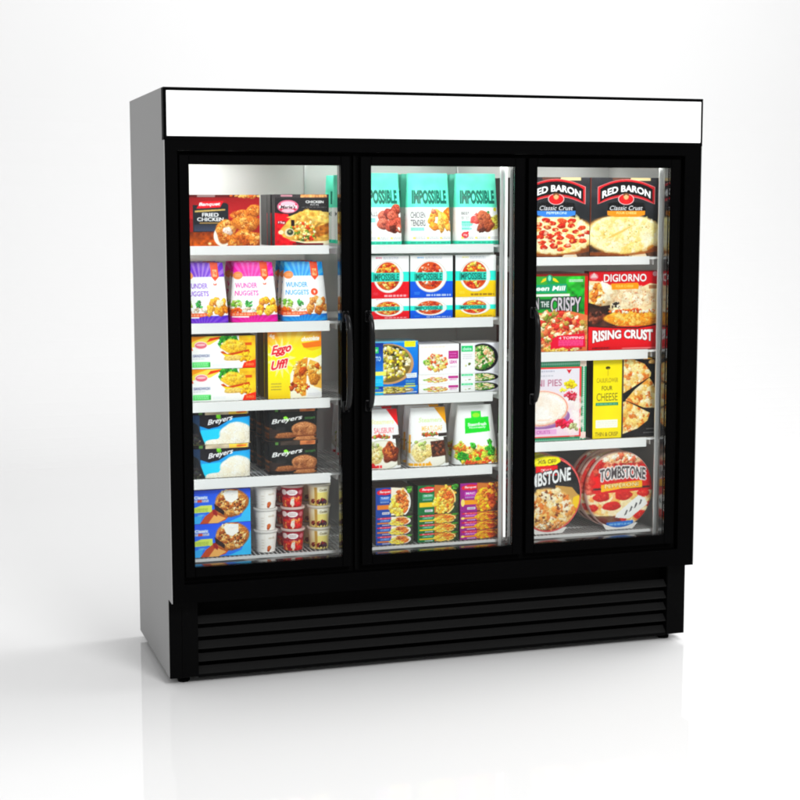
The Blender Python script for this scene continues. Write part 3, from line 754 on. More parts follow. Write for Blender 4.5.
def art_lean(h):
    a = Art(.153, h, (302, 155, 484, 284), (252, 250, 250), 41)
    a.heap(382, 235, 48, 36, [(250, 226, 150), (244, 196, 110), (250, 240, 206), (236, 130, 90), (190, 206, 110), (252, 214, 120), (246, 236, 200), (226, 96, 60)], 130, 4, 10, sh=.25)
    a.heap(336, 232, 12, 9, [(170, 206, 90), (120, 176, 70)], 10, 3, 6)
    a.rect(436, 155, 484, 284, (253, 250, 252)); a.rect(437, 186, 482, 220, (176, 40, 130)); a.fine(442, 194, 474, 212, (236, 170, 214), 2); a.text('LEAN', 442, 226, 474, 241, (196, 70, 150), .03); a.fine(442, 250, 474, 258, (206, 180, 200), 1)
    a.fine(312, 164, 420, 170, (250, 226, 200), 1)
    return a
def art_steam(h):
    a = Art(.154, h, (205, 140, 600, 415), (236, 236, 246), 42)
    a.rect(205, 140, 345, 415, (252, 252, 253)); a.rect(212, 165, 325, 218, (46, 196, 120)); a.text('choice', 225, 175, 312, 208, (214, 250, 230), .03); a.fine(225, 240, 320, 285, (200, 196, 206), 3, .7); a.blob(292, 332, 14, 12, (110, 130, 60)); a.blob(255, 345, 12, 9, (226, 226, 170))
    a.ell(425, 275, 156, 128, (34, 30, 44)); a.ell(415, 275, 130, 112, (110, 140, 70)); a.rect(205, 140, 348, 415, (252, 252, 253))
    a.heap(425, 275, 112, 96, [(90, 150, 60), (60, 120, 50), (246, 232, 206), (240, 214, 170), (126, 176, 80), (240, 180, 140), (200, 216, 150)], 130, 10, 24, sh=.3)
    a.rect(205, 140, 348, 415, (252, 252, 253)); a.rect(212, 165, 325, 218, (46, 196, 120)); a.text('choice', 225, 175, 312, 208, (214, 250, 230), .03); a.fine(225, 240, 320, 285, (200, 196, 206), 3, .7); a.blob(292, 332, 14, 12, (110, 130, 60)); a.blob(255, 345, 12, 9, (226, 226, 170))
    return a
def art_mealpouch(kind):
    cor = [(232, 20, 34), (248, 164, 20)][kind]
    a = Art(.157, .216, (260, 440, 450, 700), (255, 255, 254), 44 + kind)
    a.poly([(388, 440), (450, 440), (450, 520)], cor)
    a.text('Steamers', 304, 484, 426, 506, (214, 240, 170) if kind else (246, 240, 180), .02, .2); a.text('MEATLOAF' if kind else 'SALISBURY', 318, 520, 424, 546, (246, 200, 130) if kind else (240, 130, 140), .02)
    a.heap(360, 560, 48, 7, [(110, 90, 50), (230, 110, 60), (140, 160, 70), (206, 70, 40)], 46, 3, 8); a.rect(400, 555, 450, 570, (60, 50, 48)) if kind else a.rect(410, 555, 450, 572, (64, 54, 50))
    a.ell(355, 640, 98, 66, (238, 234, 220)); a.ring(355, 640, 98, 66, .08, (206, 204, 190)); a.grad(425, 572, 450, 690, (60, 56, 52), (120, 112, 100), True)
    a.blob(318, 635, 50, 40, (240, 216, 150), rot=0, sh=.18); a.heap(318, 632, 40, 30, [(250, 232, 180), (226, 196, 120), (170, 180, 110)], 34, 5, 11, k=.7); a.heap(300, 596, 36, 10, [(170, 190, 110), (206, 206, 170)], 14, 5, 9)
    a.poly([(358, 590), (425, 586), (432, 655), (362, 660)], (84, 48, 32)) if kind else a.blob(395, 632, 42, 42, (150, 72, 36), sh=.4)
    a.heap(394, 622, 30, 30, [(120, 70, 46), (60, 34, 24), (150, 90, 60)] if kind else [(176, 96, 50), (110, 50, 26), (206, 120, 60)], 44, 4, 9)
    a.fine(262, 684, 350, 697, cor, 1, .9); a.poly([(335, 697), (350, 676), (362, 697)], cor) if kind else a.poly([(290, 697), (310, 672), (330, 697)], (196, 10, 34))
    a.rect(262, 560, 268, 640, cor if kind else (240, 236, 230))
    return a
def art_vegpouch():
    a = Art(.177, .217, (150, 80, 600, 645), (254, 255, 254), 46)
    a.rect(322, 140, 445, 210, (60, 220, 70)); a.ell(383, 178, 46, 22, (150, 234, 60)); a.poly([(245, 205), (535, 196), (532, 336), (250, 352)], (14, 208, 50))
    a.text('Steamfresh', 280, 250, 500, 284, (240, 255, 240), .04, slope=4); a.text('Normandy', 296, 286, 490, 312, (240, 255, 240), .03, slope=4)
    a.heap(385, 560, 225, 80, [(240, 120, 40), (250, 160, 50), (236, 206, 90), (246, 226, 130), (226, 90, 36), (200, 220, 80)], 150, 16, 34, sh=.3); a.heap(210, 480, 40, 50, [(236, 220, 90), (240, 140, 50), (210, 226, 100)], 22, 12, 28)
    for (x, y, q) in [(335, 468, 34), (515, 440, 32), (240, 585, 58), (520, 520, 56), (215, 555, 36), (480, 500, 26), (380, 610, 36)]:
        a.blob(x, y, q, q * .8, (50, 156, 40), sh=.3); a.heap(x, y, q * .8, q * .6, [(64, 176, 50), (36, 130, 34), (96, 196, 70)], 24, q * .12, q * .3)
    a.heap(400, 630, 200, 14, [(240, 130, 40), (246, 206, 70), (226, 80, 50)], 40, 10, 20)
    return a
def art_dinner(kind, h):
    a = Art(.153, h, (205, 85, 610, 355), (60, 46, 44), 50 + kind)
    band = [(36, 80, 156), (26, 112, 66), (150, 40, 136)][kind]
    bg = [(64, 60, 52), (50, 66, 44), (96, 54, 50)][kind]
    a.rect(205, 85, 610, 355, bg); a.noise(205, 85, 610, 355, 30, .35); a.rect(205, 85, 372, 355, band)
    a.poly([(220, 120), (245, 108), (372, 104), (372, 142), (240, 150), (222, 140)], (222, 40, 62)); a.ell(310, 126, 66, 28, (222, 40, 62)); a.text('Banquet', 250, 112, 366, 140, (255, 232, 234), .04, .2)
    a.rect(250, 168, 362, 208, tuple(min(255, c + 40) for c in band)); a.text(['TURKEY', 'CHICKEN', 'MAC'][kind], 262, 172, 352, 192, (236, 240, 250), .02); a.fine(255, 212, 350, 226, (206, 214, 236), 1)
    a.rect(222, 245, 372, 288, [(226, 130, 50), (246, 196, 40), (246, 156, 30)][kind]); a.ell(232, 268, 18, 36, (246, 220, 130)) if kind == 2 else None
    a.rect(276, 312, 354, 334, (236, 236, 240)); a.fine(282, 317, 346, 329, (90, 70, 110), 1)
    a.poly([(372, 85), (372, 345), (520, 345), (578, 260), (575, 170), (520, 100)], (250, 236, 214) if kind == 0 else (196, 120, 60))
    pal = [[(250, 216, 90), (246, 196, 70), (252, 232, 140)], [(250, 206, 70), (244, 176, 60), (252, 226, 120)], [(250, 206, 40), (246, 176, 50), (240, 140, 50)]][kind]
    a.heap(455, 250, 90, 100, pal, 120, 12, 28, sh=.25)
    a.heap(500, 185, 70, 80, [[(206, 130, 70), (240, 200, 130), (226, 120, 60), (170, 90, 50)], [(240, 160, 70), (250, 200, 90), (226, 110, 50)], [(236, 140, 50), (220, 100, 40), (176, 74, 34), (246, 176, 70)]][kind], 60, 10, 24, sh=.3)
    a.heap(520, 255, 40, 60, [[(226, 120, 56), (240, 160, 90)], [(250, 190, 90), (230, 120, 50)], [(226, 110, 50), (190, 80, 40)]][kind], 26, 10, 22)
    a.ring(455, 230, 130, 140, .1, [(250, 246, 240), (250, 220, 150), (120, 70, 50)][kind], 300 if kind == 0 else 290, 360) ; a.ring(455, 230, 130, 140, .1, [(250, 246, 240), (250, 220, 150), (120, 70, 50)][kind], 0, 62)
    a.rect(205, 85, 372, 90, band); a.heap(575, 110, 26, 30, [(70, 140, 50), (110, 180, 70), (40, 90, 36)] if kind < 2 else [(240, 160, 70), (200, 120, 60), (120, 60, 40)], 20, 8, 18)
    a.heap(590, 300, 24, 50, [(50, 80, 44), (70, 66, 60), (40, 60, 40)], 16, 8, 20, k=.7)
    return a
def pizza(a, cx, cy, rx, ry, n, cheese, tops, clip=None):
    a.blob(cx, cy, rx, ry, (214, 150, 78), rot=0, sh=.12, rough=.02)
    a.heap(cx, cy, rx * .97, ry * .97, [(226, 168, 96), (200, 130, 60), (240, 190, 120)], 60, rx * .04, rx * .09, k=.5)
    a.blob(cx, cy - ry * .03, rx * .95, ry * .93, cheese[0], rot=0, sh=.06, rough=.03)
    a.heap(cx, cy, rx * .88, ry * .84, cheese, n, rx * .05, rx * .16, sh=.07, k=.55, asp=.4)
    a.heap(cx, cy, rx * .88, ry * .84, cheese, n, rx * .015, rx * .05, sh=.08, k=.35, asp=.4)
def art_baron(kind):
    a = Art(.280, .293, (40, 92, 592, 735), (50, 51, 54), 60 + kind)
    a.grad(40, 92, 592, 420, (66, 66, 70), (44, 46, 50)); a.noise(40, 92, 592, 735, 60, .18)
    for y in (180, 262, 345): a.rect(40, y, 592, y + 3, (36, 37, 40))
    a.rect(215, 94, 355, 116, (110, 80, 70)); a.rect(360, 94, 520, 118, (232, 206, 160)); a.rect(40, 92, 46, 735, (120, 66, 50))
    a.grad(40, 640, 592, 735, (70, 56, 46), (40, 34, 32)); a.rect(40, 690, 592, 735, (96, 70, 56)); a.noise(40, 640, 592, 735, 20, .3)
    a.poly([(380, 735), (392, 680), (470, 680), (500, 735)], (236, 210, 180))
    cz = [(252, 236, 186), (248, 224, 150), (255, 246, 214), (244, 206, 120), (252, 240, 200)]
    pizza(a, 318, 556, 318, 164, 170, cz, None)
    if kind == 0:
        for i in range(36):
            q, t = math.sqrt((i + .6) / 36), i * 2.39996
            x, y = 318 + 268 * q * math.cos(t) + a.rng.uniform(-10, 10), 548 + 132 * q * math.sin(t); r_ = a.rng.uniform(24, 38)
            a.blob(x, y, r_, r_ * .6, [(206, 66, 40), (190, 50, 34), (222, 90, 56)][i % 3], rot=a.rng.uniform(-.2, .2), sh=.2, rough=.07); a.heap(x, y, r_ * .6, r_ * .3, [(236, 130, 90), (160, 36, 26)], 4, 4, 8, sh=.1, k=.7)
        a.heap(318, 560, 260, 130, cz, 60, 6, 16, sh=.1, k=.6)
    else:
        a.heap(318, 550, 250, 125, [(236, 190, 110), (244, 210, 140), (255, 250, 228)], 120, 6, 22, sh=.06, k=.3); a.heap(318, 560, 250, 125, [(206, 140, 70), (150, 160, 80), (226, 160, 90)], 40, 3, 7, sh=0, k=.7)
        a.poly([(180, 580), (240, 545), (380, 480), (330, 520), (200, 588)], (232, 180, 96), .7)
    a.poly([(40, 700), (140, 700), (320, 716), (500, 690), (592, 650), (592, 690), (480, 715), (300, 732), (40, 724)], (150, 84, 40), .7)
    # arched badge
    def arc(y, dy): return [(108 + i * 44, y - dy * (1 - ((i - 5) / 5) ** 2)) for i in range(11)]
    up, lo = arc(178, 62), arc(300, 62)
    def badge(g, c): a.poly([(x + (g if i == 10 else -g if i == 0 else 0), y - g) for i, (x, y) in enumerate(up)] + [(x + (g if i == 10 else -g if i == 0 else 0), y + g) for i, (x, y) in enumerate(lo)][::-1], c)
    badge(10, (220, 150, 150)); badge(6, (186, 38, 48)); badge(-9, (20, 18, 20))
    a.text('RED BARON', 132, 204, 524, 262, (246, 246, 248), .035, arch=52, flare=6, out=5, oc=(30, 26, 28))
    a.ell(325, 268, 64, 46, (232, 200, 200)); a.ell(325, 268, 58, 41, (198, 36, 44)); a.ell(325, 246, 22, 26, (206, 150, 100)); a.ell(325, 232, 24, 14, (120, 80, 50)); a.ell(325, 250, 16, 18, (222, 170, 130)); a.poly([(290, 285), (360, 285), (410, 258), (380, 275), (325, 300), (270, 272)], (212, 50, 50))
    a.poly([(182, 300), (262, 292), (300, 318), (350, 318), (390, 292), (470, 300), (485, 360), (182, 360)], (16, 16, 18)); a.text('Classic Crust', 195, 320, 462, 358, (226, 226, 230), .015, .25)
    c = (74, 134, 214) if kind == 0 else (236, 146, 44)
    a.poly([(175, 362), (480, 362), (478, 396), (420, 412), (240, 412), (178, 396)], c); a.text('PEPPERONI' if kind == 0 else 'FOUR CHEESE', 250, 368, 410, 390, (214, 232, 252) if kind == 0 else (252, 214, 150), .02)
    a.rect(392, 716, 470, 730, (230, 220, 206)) if kind == 0 else None
    return a
def art_crispy():
    a = Art(.253, .287, (-48, 65, 452, 685), (190, 40, 24), 63)
    a.rect(-48, 65, 452, 85, (130, 34, 24)); a.rect(-48, 85, 428, 400, (40, 150, 60)); a.grad(280, 90, 428, 370, (60, 170, 60), (14, 104, 40)); a.noise(280, 88, 428, 400, 26, .35); a.rect(428, 85, 452, 400, (196, 46, 28))
    a.rect(-48, 145, 285, 215, (22, 150, 112)); a.rect(-48, 88, 130, 150, (70, 160, 70)); a.poly([(80, 135), (100, 105), (150, 84), (200, 105), (225, 135), (195, 128), (150, 100), (105, 128)], (236, 206, 40)); a.ell(150, 105, 26, 34, (22, 140, 100)); a.ell(150, 100, 12, 22, (130, 220, 190))
    a.text('Green Mill', -36, 158, 276, 200, (246, 252, 248), .03, .2)
    a.rect(300, 110, 415, 132, (150, 200, 160), .7); a.fine(306, 112, 410, 130, (226, 240, 226), 2, .7)
    a.rect(-48, 225, 310, 244, (236, 236, 226)); a.rect(78, 265, 158, 345, (30, 80, 60))
    a.text('THIN', -40, 250, 70, 350, (200, 190, 196), .03, out=7, oc=(30, 50, 44)); a.text('THE', 84, 282, 150, 330, (226, 226, 226), .02); a.text('CRISPY', 160, 248, 402, 368, (206, 196, 204), .02, out=8, oc=(36, 50, 46), flare=14)
    a.rect(95, 368, 210, 384, (170, 130, 140)); a.rect(210, 358, 272, 392, (170, 30, 36))
    a.poly([(-48, 400), (60, 372), (200, 392), (300, 360), (452, 400), (452, 685), (-48, 685)], (216, 120, 80))
    a.heap(200, 540, 270, 160, [(222, 92, 70), (206, 70, 54), (236, 130, 90), (246, 206, 140), (240, 160, 110), (250, 226, 180), (196, 60, 50), (180, 150, 80)], 330, 12, 34, sh=.28)
    a.heap(200, 540, 260, 150, [(252, 236, 200), (130, 140, 60), (244, 214, 150)], 60, 8, 20)
    a.rect(428, 400, 452, 660, (210, 130, 80), .5)
    a.poly([(170, 600), (215, 560), (432, 546), (440, 655), (160, 668)], (216, 16, 66)); a.rect(225, 595, 420, 645, (238, 90, 140)); a.text('4 TOPPING', 226, 568, 426, 590, (252, 226, 234), .03); a.fine(232, 602, 412, 640, (200, 30, 90), 3, .6)
    a.heap(150, 676, 200, 10, [(250, 214, 120), (240, 180, 90)], 30, 8, 16)
    return a
def art_rising():
    a = Art(.290, .300, (28, 48, 584, 680), (206, 24, 42), 64)
    a.grad(28, 48, 584, 150, (196, 18, 40), (206, 26, 44)); a.rect(28, 48, 584, 58, (120, 30, 34))
    a.poly([(28, 125), (110, 130), (200, 160), (430, 190), (520, 150), (584, 160), (584, 500), (28, 500)], (240, 212, 170))
    a.poly([(28, 300), (180, 340), (230, 400), (584, 480), (584, 510), (28, 510)], (70, 46, 38)); a.noise(28, 290, 400, 500, 40, .5)
    a.heap(110, 235, 90, 90, [(240, 170, 90), (250, 210, 150), (226, 130, 60), (252, 232, 196)], 70, 14, 36); a.poly([(35, 300), (120, 330), (200, 320), (200, 345), (100, 348), (30, 330)], (52, 34, 30))
    a.heap(370, 250, 210, 80, [(244, 222, 186), (236, 206, 164), (250, 236, 210), (226, 186, 150)], 150, 12, 36, sh=.07, k=.7); a.heap(390, 270, 180, 60, [(206, 130, 100), (220, 150, 110)], 46, 3, 8, k=.7); a.noise(150, 170, 584, 370, 30, .1)
    a.blob(170, 190, 60, 36, (254, 240, 210), sh=.1); a.heap(245, 325, 44, 24, [(40, 34, 34), (60, 50, 46), (250, 236, 210)], 22, 7, 15); a.rect(510, 165, 584, 195, (150, 90, 60), .7)
    a.heap(90, 420, 70, 40, [(110, 60, 44), (70, 44, 36), (150, 90, 70)], 26, 12, 26)
    a.blob(370, 430, 214, 70, (240, 162, 62), rot=.02, sh=.2, rough=.04); a.heap(370, 425, 190, 52, [(250, 190, 90), (236, 150, 50), (252, 214, 130), (222, 126, 40)], 120, 10, 26, sh=.15, k=.7)
    a.heap(380, 372, 190, 14, [(250, 230, 190), (226, 110, 50), (206, 80, 40), (252, 240, 210)], 60, 6, 15)
    a.rect(28, 492, 584, 680, (220, 26, 42)); a.grad(28, 600, 584, 680, (220, 26, 42), (206, 22, 40)); a.poly([(28, 492), (200, 505), (420, 515), (584, 490), (584, 480), (420, 502), (200, 494), (28, 482)], (70, 30, 28))
    a.ell(68, 92, 34, 26, (214, 120, 130)); a.poly([(40, 100), (68, 60), (98, 100)], (226, 190, 190)); a.ell(560, 75, 20, 20, (226, 170, 180))
    a.text('DIGIORNO', 145, 72, 492, 136, (252, 244, 244), .022, flare=4, out=3, oc=(150, 16, 30))
    a.poly([(205, 150), (420, 145), (430, 165), (425, 195), (212, 198)], (246, 150, 24)); a.text('FOUR CHEESE', 245, 160, 385, 182, (252, 206, 120), .02)
    a.text('RISING CRUST', 62, 518, 552, 592, (252, 250, 250), .045, arch=-2, flare=36, out=5, oc=(150, 14, 28))
    a.fine(60, 658, 200, 672, (60, 20, 24), 1); a.rect(300, 668, 584, 676, (240, 150, 150))
    return a
def art_minipie():
    a = Art(.249, .305, (-48, 55, 440, 690), (248, 236, 238), 65)
    for i in range(34):
        x = -48 + i * 15
        for (y0, y1) in ((60, 112), (664, 692)):
            a.rect(x, y0, x + 15, y1, (40, 130, 96)); a.poly([(x, y0 + 26), (x + 7, y0 + 10), (x + 15, y0 + 26), (x + 7, y0 + 42)], (150, 200, 176))
    for i in range(40):
        y = 110 + i * 14.5; a.rect(402, y, 440, y + 14.5, (50, 136, 100)); a.poly([(412, y + 7), (420, y), (430, y + 7), (420, y + 14)], (226, 240, 230))
    a.rect(390, 60, 440, 110, (240, 214, 200)); a.rect(395, 630, 440, 680, (246, 214, 206)); a.rect(-48, 112, 402, 664, (232, 70, 70)); a.grad(-48, 124, 388, 655, (226, 222, 232), (238, 206, 220))
    a.fine(60, 136, 190, 148, (150, 150, 170), 1); a.fine(40, 172, 180, 184, (170, 170, 180), 1); a.text('MINI PIES', -20, 205, 250, 262, (178, 120, 140), .012); a.poly([(284, 130), (305, 136), (326, 130), (305, 166)], (196, 20, 44))
    a.heap(345, 470, 70, 170, [(252, 232, 226), (250, 240, 236)], 40, 20, 50, sh=.04, k=.4)
    a.heap(315, 255, 48, 26, [(240, 214, 50), (226, 196, 40)], 18, 10, 24); a.heap(262, 290, 24, 12, [(244, 226, 90)], 6, 8, 14)
    a.ell(90, 440, 215, 150, (246, 206, 196)); a.ell(100, 500, 215, 96, (150, 110, 160)); a.blob(90, 435, 208, 138, (250, 224, 206), rot=0, sh=.08, rough=.02); a.blob(90, 430, 192, 118, (255, 244, 236), rot=0, sh=.06, rough=.03); a.heap(90, 430, 150, 90, [(255, 250, 246), (252, 234, 222), (250, 226, 206)], 46, 20, 60, sh=.03, k=.3)
    a.ring(90, 432, 206, 136, .03, (232, 130, 110)); a.rect(60, 520, 160, 532, (240, 190, 160), .5)
    a.heap(318, 340, 46, 34, [(206, 60, 84), (224, 100, 120), (186, 40, 66)], 26, 9, 18); a.heap(270, 560, 66, 34, [(222, 40, 80), (240, 90, 120), (200, 26, 64)], 34, 10, 22); a.heap(345, 590, 30, 34, [(196, 200, 150), (170, 180, 130)], 10, 10, 22)
    a.rect(-48, 600, 210, 640, (226, 170, 210)); a.text('TWO CRUSTS', -30, 606, 160, 634, (190, 110, 170), .02)
    return a
def art_fourcheese():
    a = Art(.266, .304, (64, 42, 568, 665), (36, 35, 36), 66)
    a.noise(64, 42, 568, 665, 50, .3)
    cz = [(240, 190, 110), (250, 222, 160), (226, 150, 70), (252, 236, 196), (206, 112, 50), (246, 206, 130)]
    for pts in ([(300, 50), (380, 52), (470, 90), (524, 160), (520, 190), (400, 260), (300, 320)], [(320, 372), (400, 285), (510, 200), (545, 250), (560, 300), (556, 440), (470, 436)], [(300, 640), (300, 385), (330, 380), (520, 480), (500, 540), (420, 600)]):
        o = a.a.copy(); a.poly(pts, (236, 180, 100))
        cx, cy = sum(p[0] for p in pts) / len(pts), sum(p[1] for p in pts) / len(pts)
        a.heap(cx, cy, 160, 160, cz, 120, 18, 44, sh=.12, k=.75)
        a.heap(cx, cy, 140, 140, [(200, 96, 40), (252, 240, 214), (216, 120, 56), (252, 226, 170)], 46, 6, 16, sh=.1, k=.7)
        m = a.pmask((slice(None), slice(None)), pts)[..., None]; a.a = o * (1 - m) + a.a * m
    a.rect(64, 42, 296, 665, (34, 33, 34)); a.rect(64, 42, 292, 665, (248, 218, 14)); a.noise(64, 42, 292, 665, 120, .04); a.rect(292, 42, 304, 665, (60, 56, 54))
    a.ell(180, 112, 18, 12, (60, 56, 20)); a.rect(178, 112, 183, 175, (190, 170, 30))
    a.text('CAULIFLOWER', 92, 190, 262, 228, (150, 136, 40), .01); a.text('FOUR', 132, 252, 218, 290, (120, 112, 40), .02); a.text('CHEESE', 92, 308, 260, 372, (128, 122, 44), .006); a.rect(86, 384, 264, 408, (60, 140, 110)); a.fine(96, 391, 254, 401, (150, 200, 160), 1)
    a.rect(88, 520, 262, 584, (252, 250, 236)); a.fine(100, 532, 250, 572, (226, 220, 190), 3, .5); a.text('THIN & CRISP', 84, 616, 266, 650, (130, 116, 30), .01)
    a.rect(460, 44, 530, 54, (190, 140, 50)); a.blob(530, 75, 16, 28, (214, 170, 110)); a.fine(490, 600, 560, 610, (150, 150, 150), 1); a.fine(470, 630, 562, 640, (150, 150, 150), 1)
    return a
def art_tomb(kind):
    if kind == 0:
        a = Art(.270, .295, (-112, 92, 416, 684), (30, 28, 30), 70)
        a.noise(-112, 92, 416, 684, 50, .2); a.ell(190, 350, 190, 70, (70, 66, 64), soft=.3, k=.5)
        a.poly([(200, 320), (330, 340), (395, 420), (395, 620), (200, 640)], (190, 150, 90)); a.poly([(340, 420), (390, 400), (380, 520), (320, 560)], (236, 190, 40))
        a.blob(150, 530, 200, 190, (226, 180, 120), rot=.2, sh=.12, rough=.03); a.heap(150, 520, 180, 165, [(250, 226, 180), (240, 190, 120), (252, 236, 206), (226, 150, 80), (214, 120, 56)], 190, 12, 34, sh=.14, k=.8)
        a.heap(150, 510, 170, 150, [(110, 60, 34), (150, 84, 44), (90, 50, 30)], 46, 7, 16, sh=.2, k=.8); a.heap(160, 640, 180, 40, [(246, 226, 190), (210, 150, 100), (120, 90, 70)], 60, 8, 18)
        a.ring(152, 388, 266, 298, .085, (216, 66, 70)); a.ring(152, 388, 266, 298, .02, (240, 206, 200)); a.ring(152, 388, 250, 282, .01, (240, 190, 180))
        a.poly([(20, 120), (60, 102), (150, 96), (230, 108), (240, 140), (200, 162), (40, 172)], (244, 230, 20)); a.text('30% OFF', 60, 118, 206, 152, (120, 110, 20), .02)
        a.rect(44, 168, 214, 244, (222, 24, 36)); a.text('ORIGINAL', 84, 190, 176, 214, (252, 226, 226), .03)
        a.text('TOMBSTONE', -100, 240, 322, 350, (238, 238, 240), .03, slope=60, out=7, oc=(30, 26, 28))
    else:
        a = Art(.284, .300, (56, 56, 592, 650), (206, 52, 48), 71)
        a.heap(324, 150, 260, 90, [(214, 60, 52), (232, 110, 90), (196, 40, 40), (240, 150, 120)], 60, 20, 50, sh=.2); a.blob(330, 110, 160, 40, (250, 214, 180), rot=0, sh=.1); a.heap(330, 112, 130, 30, [(252, 236, 206), (246, 180, 130), (230, 120, 90)], 30, 10, 26)
        a.rect(56, 345, 592, 650, (246, 220, 180)); a.heap(324, 480, 270, 150, [(252, 236, 200), (246, 206, 140), (250, 226, 180), (240, 180, 100), (236, 150, 90)], 160, 14, 40, sh=.08, k=.7); a.poly([(56, 340), (592, 330), (592, 362), (56, 375)], (204, 40, 42))
        for (x, y, rx, ry) in [(175, 398, 66, 38), (350, 392, 70, 40), (508, 385, 50, 30), (258, 472, 72, 34), (110, 480, 40, 28), (490, 550, 60, 36), (180, 590, 50, 30), (330, 570, 50, 30), (560, 470, 30, 22)]:
            a.blob(x, y, rx, ry, (204, 50, 44), rot=0, sh=.14, rough=.05); a.heap(x, y, rx * .6, ry * .5, [(226, 100, 80), (170, 34, 30)], 6, 5, 10, sh=.1, k=.6)
        a.poly([(100, 540), (300, 550), (340, 590), (220, 640), (130, 600)], (90, 60, 50), .8); a.poly([(56, 520), (130, 580), (200, 640), (56, 650)], (150, 70, 56), .7)
        a.poly([(285, 560), (300, 530), (470, 400), (520, 420), (545, 470), (400, 575), (340, 570)], (240, 238, 234)); 
        for i, (x, y) in enumerate([(372, 522), (410, 496), (448, 470), (486, 448)]): a.poly([(x - 14, y + 30), (x + 4, y - 16), (x + 16, y - 10), (x + 2, y + 22)], (90, 90, 92))
        a.poly([(104, 250), (150, 236), (160, 330), (104, 338)], (226, 30, 34)); a.poly([(528, 236), (560, 250), (560, 320), (528, 318)], (200, 30, 36)); a.rect(104, 330, 560, 345, (70, 46, 46))
        a.fine(225, 150, 520, 166, (150, 60, 60), 1); a.text('TOMBSTONE', 160, 190, 526, 288, (86, 78, 80), .03, arch=22, out=8, oc=(232, 226, 224))
        a.poly([(172, 308), (320, 296), (496, 286), (500, 340), (330, 342), (172, 362)], (246, 176, 48)); a.text('PEPPERONI', 200, 304, 470, 336, (250, 232, 170), .02, slope=8, out=2, oc=(150, 90, 30))
        a.poly([(218, 598), (428, 588), (446, 640), (216, 650)], (60, 120, 196)); a.fine(240, 606, 420, 622, (170, 206, 240), 1)
        a.ring(324, 353, 268, 297, .03, (226, 190, 180)); a.heap(80, 300, 24, 80, [(206, 70, 60), (230, 120, 100)], 20, 10, 24, k=.6)
    return a
# ------------------------------------------------------------------ the studio sweep
W, D, H = 1.98, 0.748, 2.0395
mb = MB(); mb.poly([(-14, -10, 0), (16, -10, 0), (16, 5, 0), (-14, 5, 0)])
tag(mb.build('floor', M['floor']), kind='structure')
mb = MB()
prof = [(5 + 2.5 * math.sin(t), 2.5 - 2.5 * math.cos(t)) for t in np.linspace(0, math.pi / 2, 24)] + [(7.5, 10)]
for (y0, z0), (y1, z1) in zip(prof[:-1], prof[1:]):
    mb.poly([(-14, y0, z0), (16, y0, z0), (16, y1, z1), (-14, y1, z1)], True)
tag(mb.build('backdrop', M['floor']), kind='structure')

# ------------------------------------------------------------------ the freezer
fz = tag(empty('display_freezer'), 'black upright freezer with three glass doors and a blank white sign above', 'freezer')
# side sheets, back, top
PRO = [(.001, .3055), (.001, 1.8678), (.035, 1.8678), (.035, H), (D, H), (D, .025), (.0705, .025), (.0705, .3055)]
for x0, x1 in ((0, .028), (W - .028, W)):
    b = MB(); n = len(PRO)
    b.poly([(x0, y, z) for y, z in PRO]); b.poly([(x1, y, z) for y, z in PRO][::-1])
    for k in range(n):
        (ya, za), (yb, zb) = PRO[k], PRO[(k + 1) % n]
        b.poly([(x0, ya, za), (x0, yb, zb), (x1, yb, zb), (x1, ya, za)])
    m_ = b.build('side_panel', M['grey'], fz)
b = MB(); b.box(.03, W - .03, D - .02, D - .001, .03, H - .003); b.box(.03, W - .03, .04, D - .022, H - .03, H - .004)
b.build('rear_panel', M['grey'], fz)
# inner liner: back wall, ceiling, floor, side walls
b = MB()
b.box(.031, W - .031, .69, .715, .40, 1.86); b.box(.03, .05, .055, .689, .40, 1.8418); b.box(W - .05, W - .03, .055, .689, .40, 1.8418)
b.box(.051, W - .051, .055, .689, 1.842, 1.86); b.box(.051, W - .051, .055, .689, .375, .40)
b.build('inner_liner', M['liner'], fz)
for x in (.655, 1.275):
    b = MB(); b.box(x - .004, x + .004, .683, .6895, .41, 1.81)
    b.build('liner_seam', M['alu'], fz)
# header with light box sign
b = MB()
b.box(.0, W, -.001, .0348, 1.8682, 1.8805, .001); b.box(.0, W, -.001, .0348, 2.0295, H, .001)
b.box(.0, .0105, -.001, .0347, 1.8807, 2.0293, .001); b.box(W - .006, W, -.001, .0347, 1.8807, 2.0293, .001)
hd = b.build('sign_frame', M['black'], fz)
b = MB(); b.box(.011, W - .0065, .0015, .030, 1.881, 2.029, .001)
b.build('sign_panel', M['sign'], hd)
# face frame round the doors
b = MB()
b.box(.0025, W - .0025, .0, .05, 1.834, 1.8680); b.box(.0025, W - .0025, .0, .05, .3052, .369)
b.box(.0025, .044, .0, .05, .369, 1.834); b.box(1.912, W - .0025, .0, .05, .369, 1.834)
b.build('face_frame', M['black'], fz)
b = MB()      # rebate behind the door gaps, mullions
b.box(.0445, 1.9115, .030, .0495, 1.808, 1.8335); b.box(.0445, 1.9115, .030, .0495, .3695, .405)
b.box(.0445, .066, .030, .0495, .4055, 1.8075); b.box(.612, .706, .030, .0495, .4055, 1.8075)
b.box(1.250, 1.324, .030, .0495, .4055, 1.8075); b.box(1.878, 1.9115, .030, .0495, .4055, 1.8075)
b.box(.652, .660, .012, .0298, .38, 1.822)
b.build('door_rebate', M['void'], fz)

def frame(b, x0, x1, z0, z1, ox0, ox1, oz0, oz1, y0, y1, c):
    b.box(x0, ox0, y0, y1, z0, z1, c); b.box(ox1, x1, y0, y1, z0, z1, c)
    b.box(ox0 + .0002, ox1 - .0002, y0, y1, oz1, z1, c); b.box(ox0 + .0002, ox1 - .0002, y0, y1, z0, oz0, c)

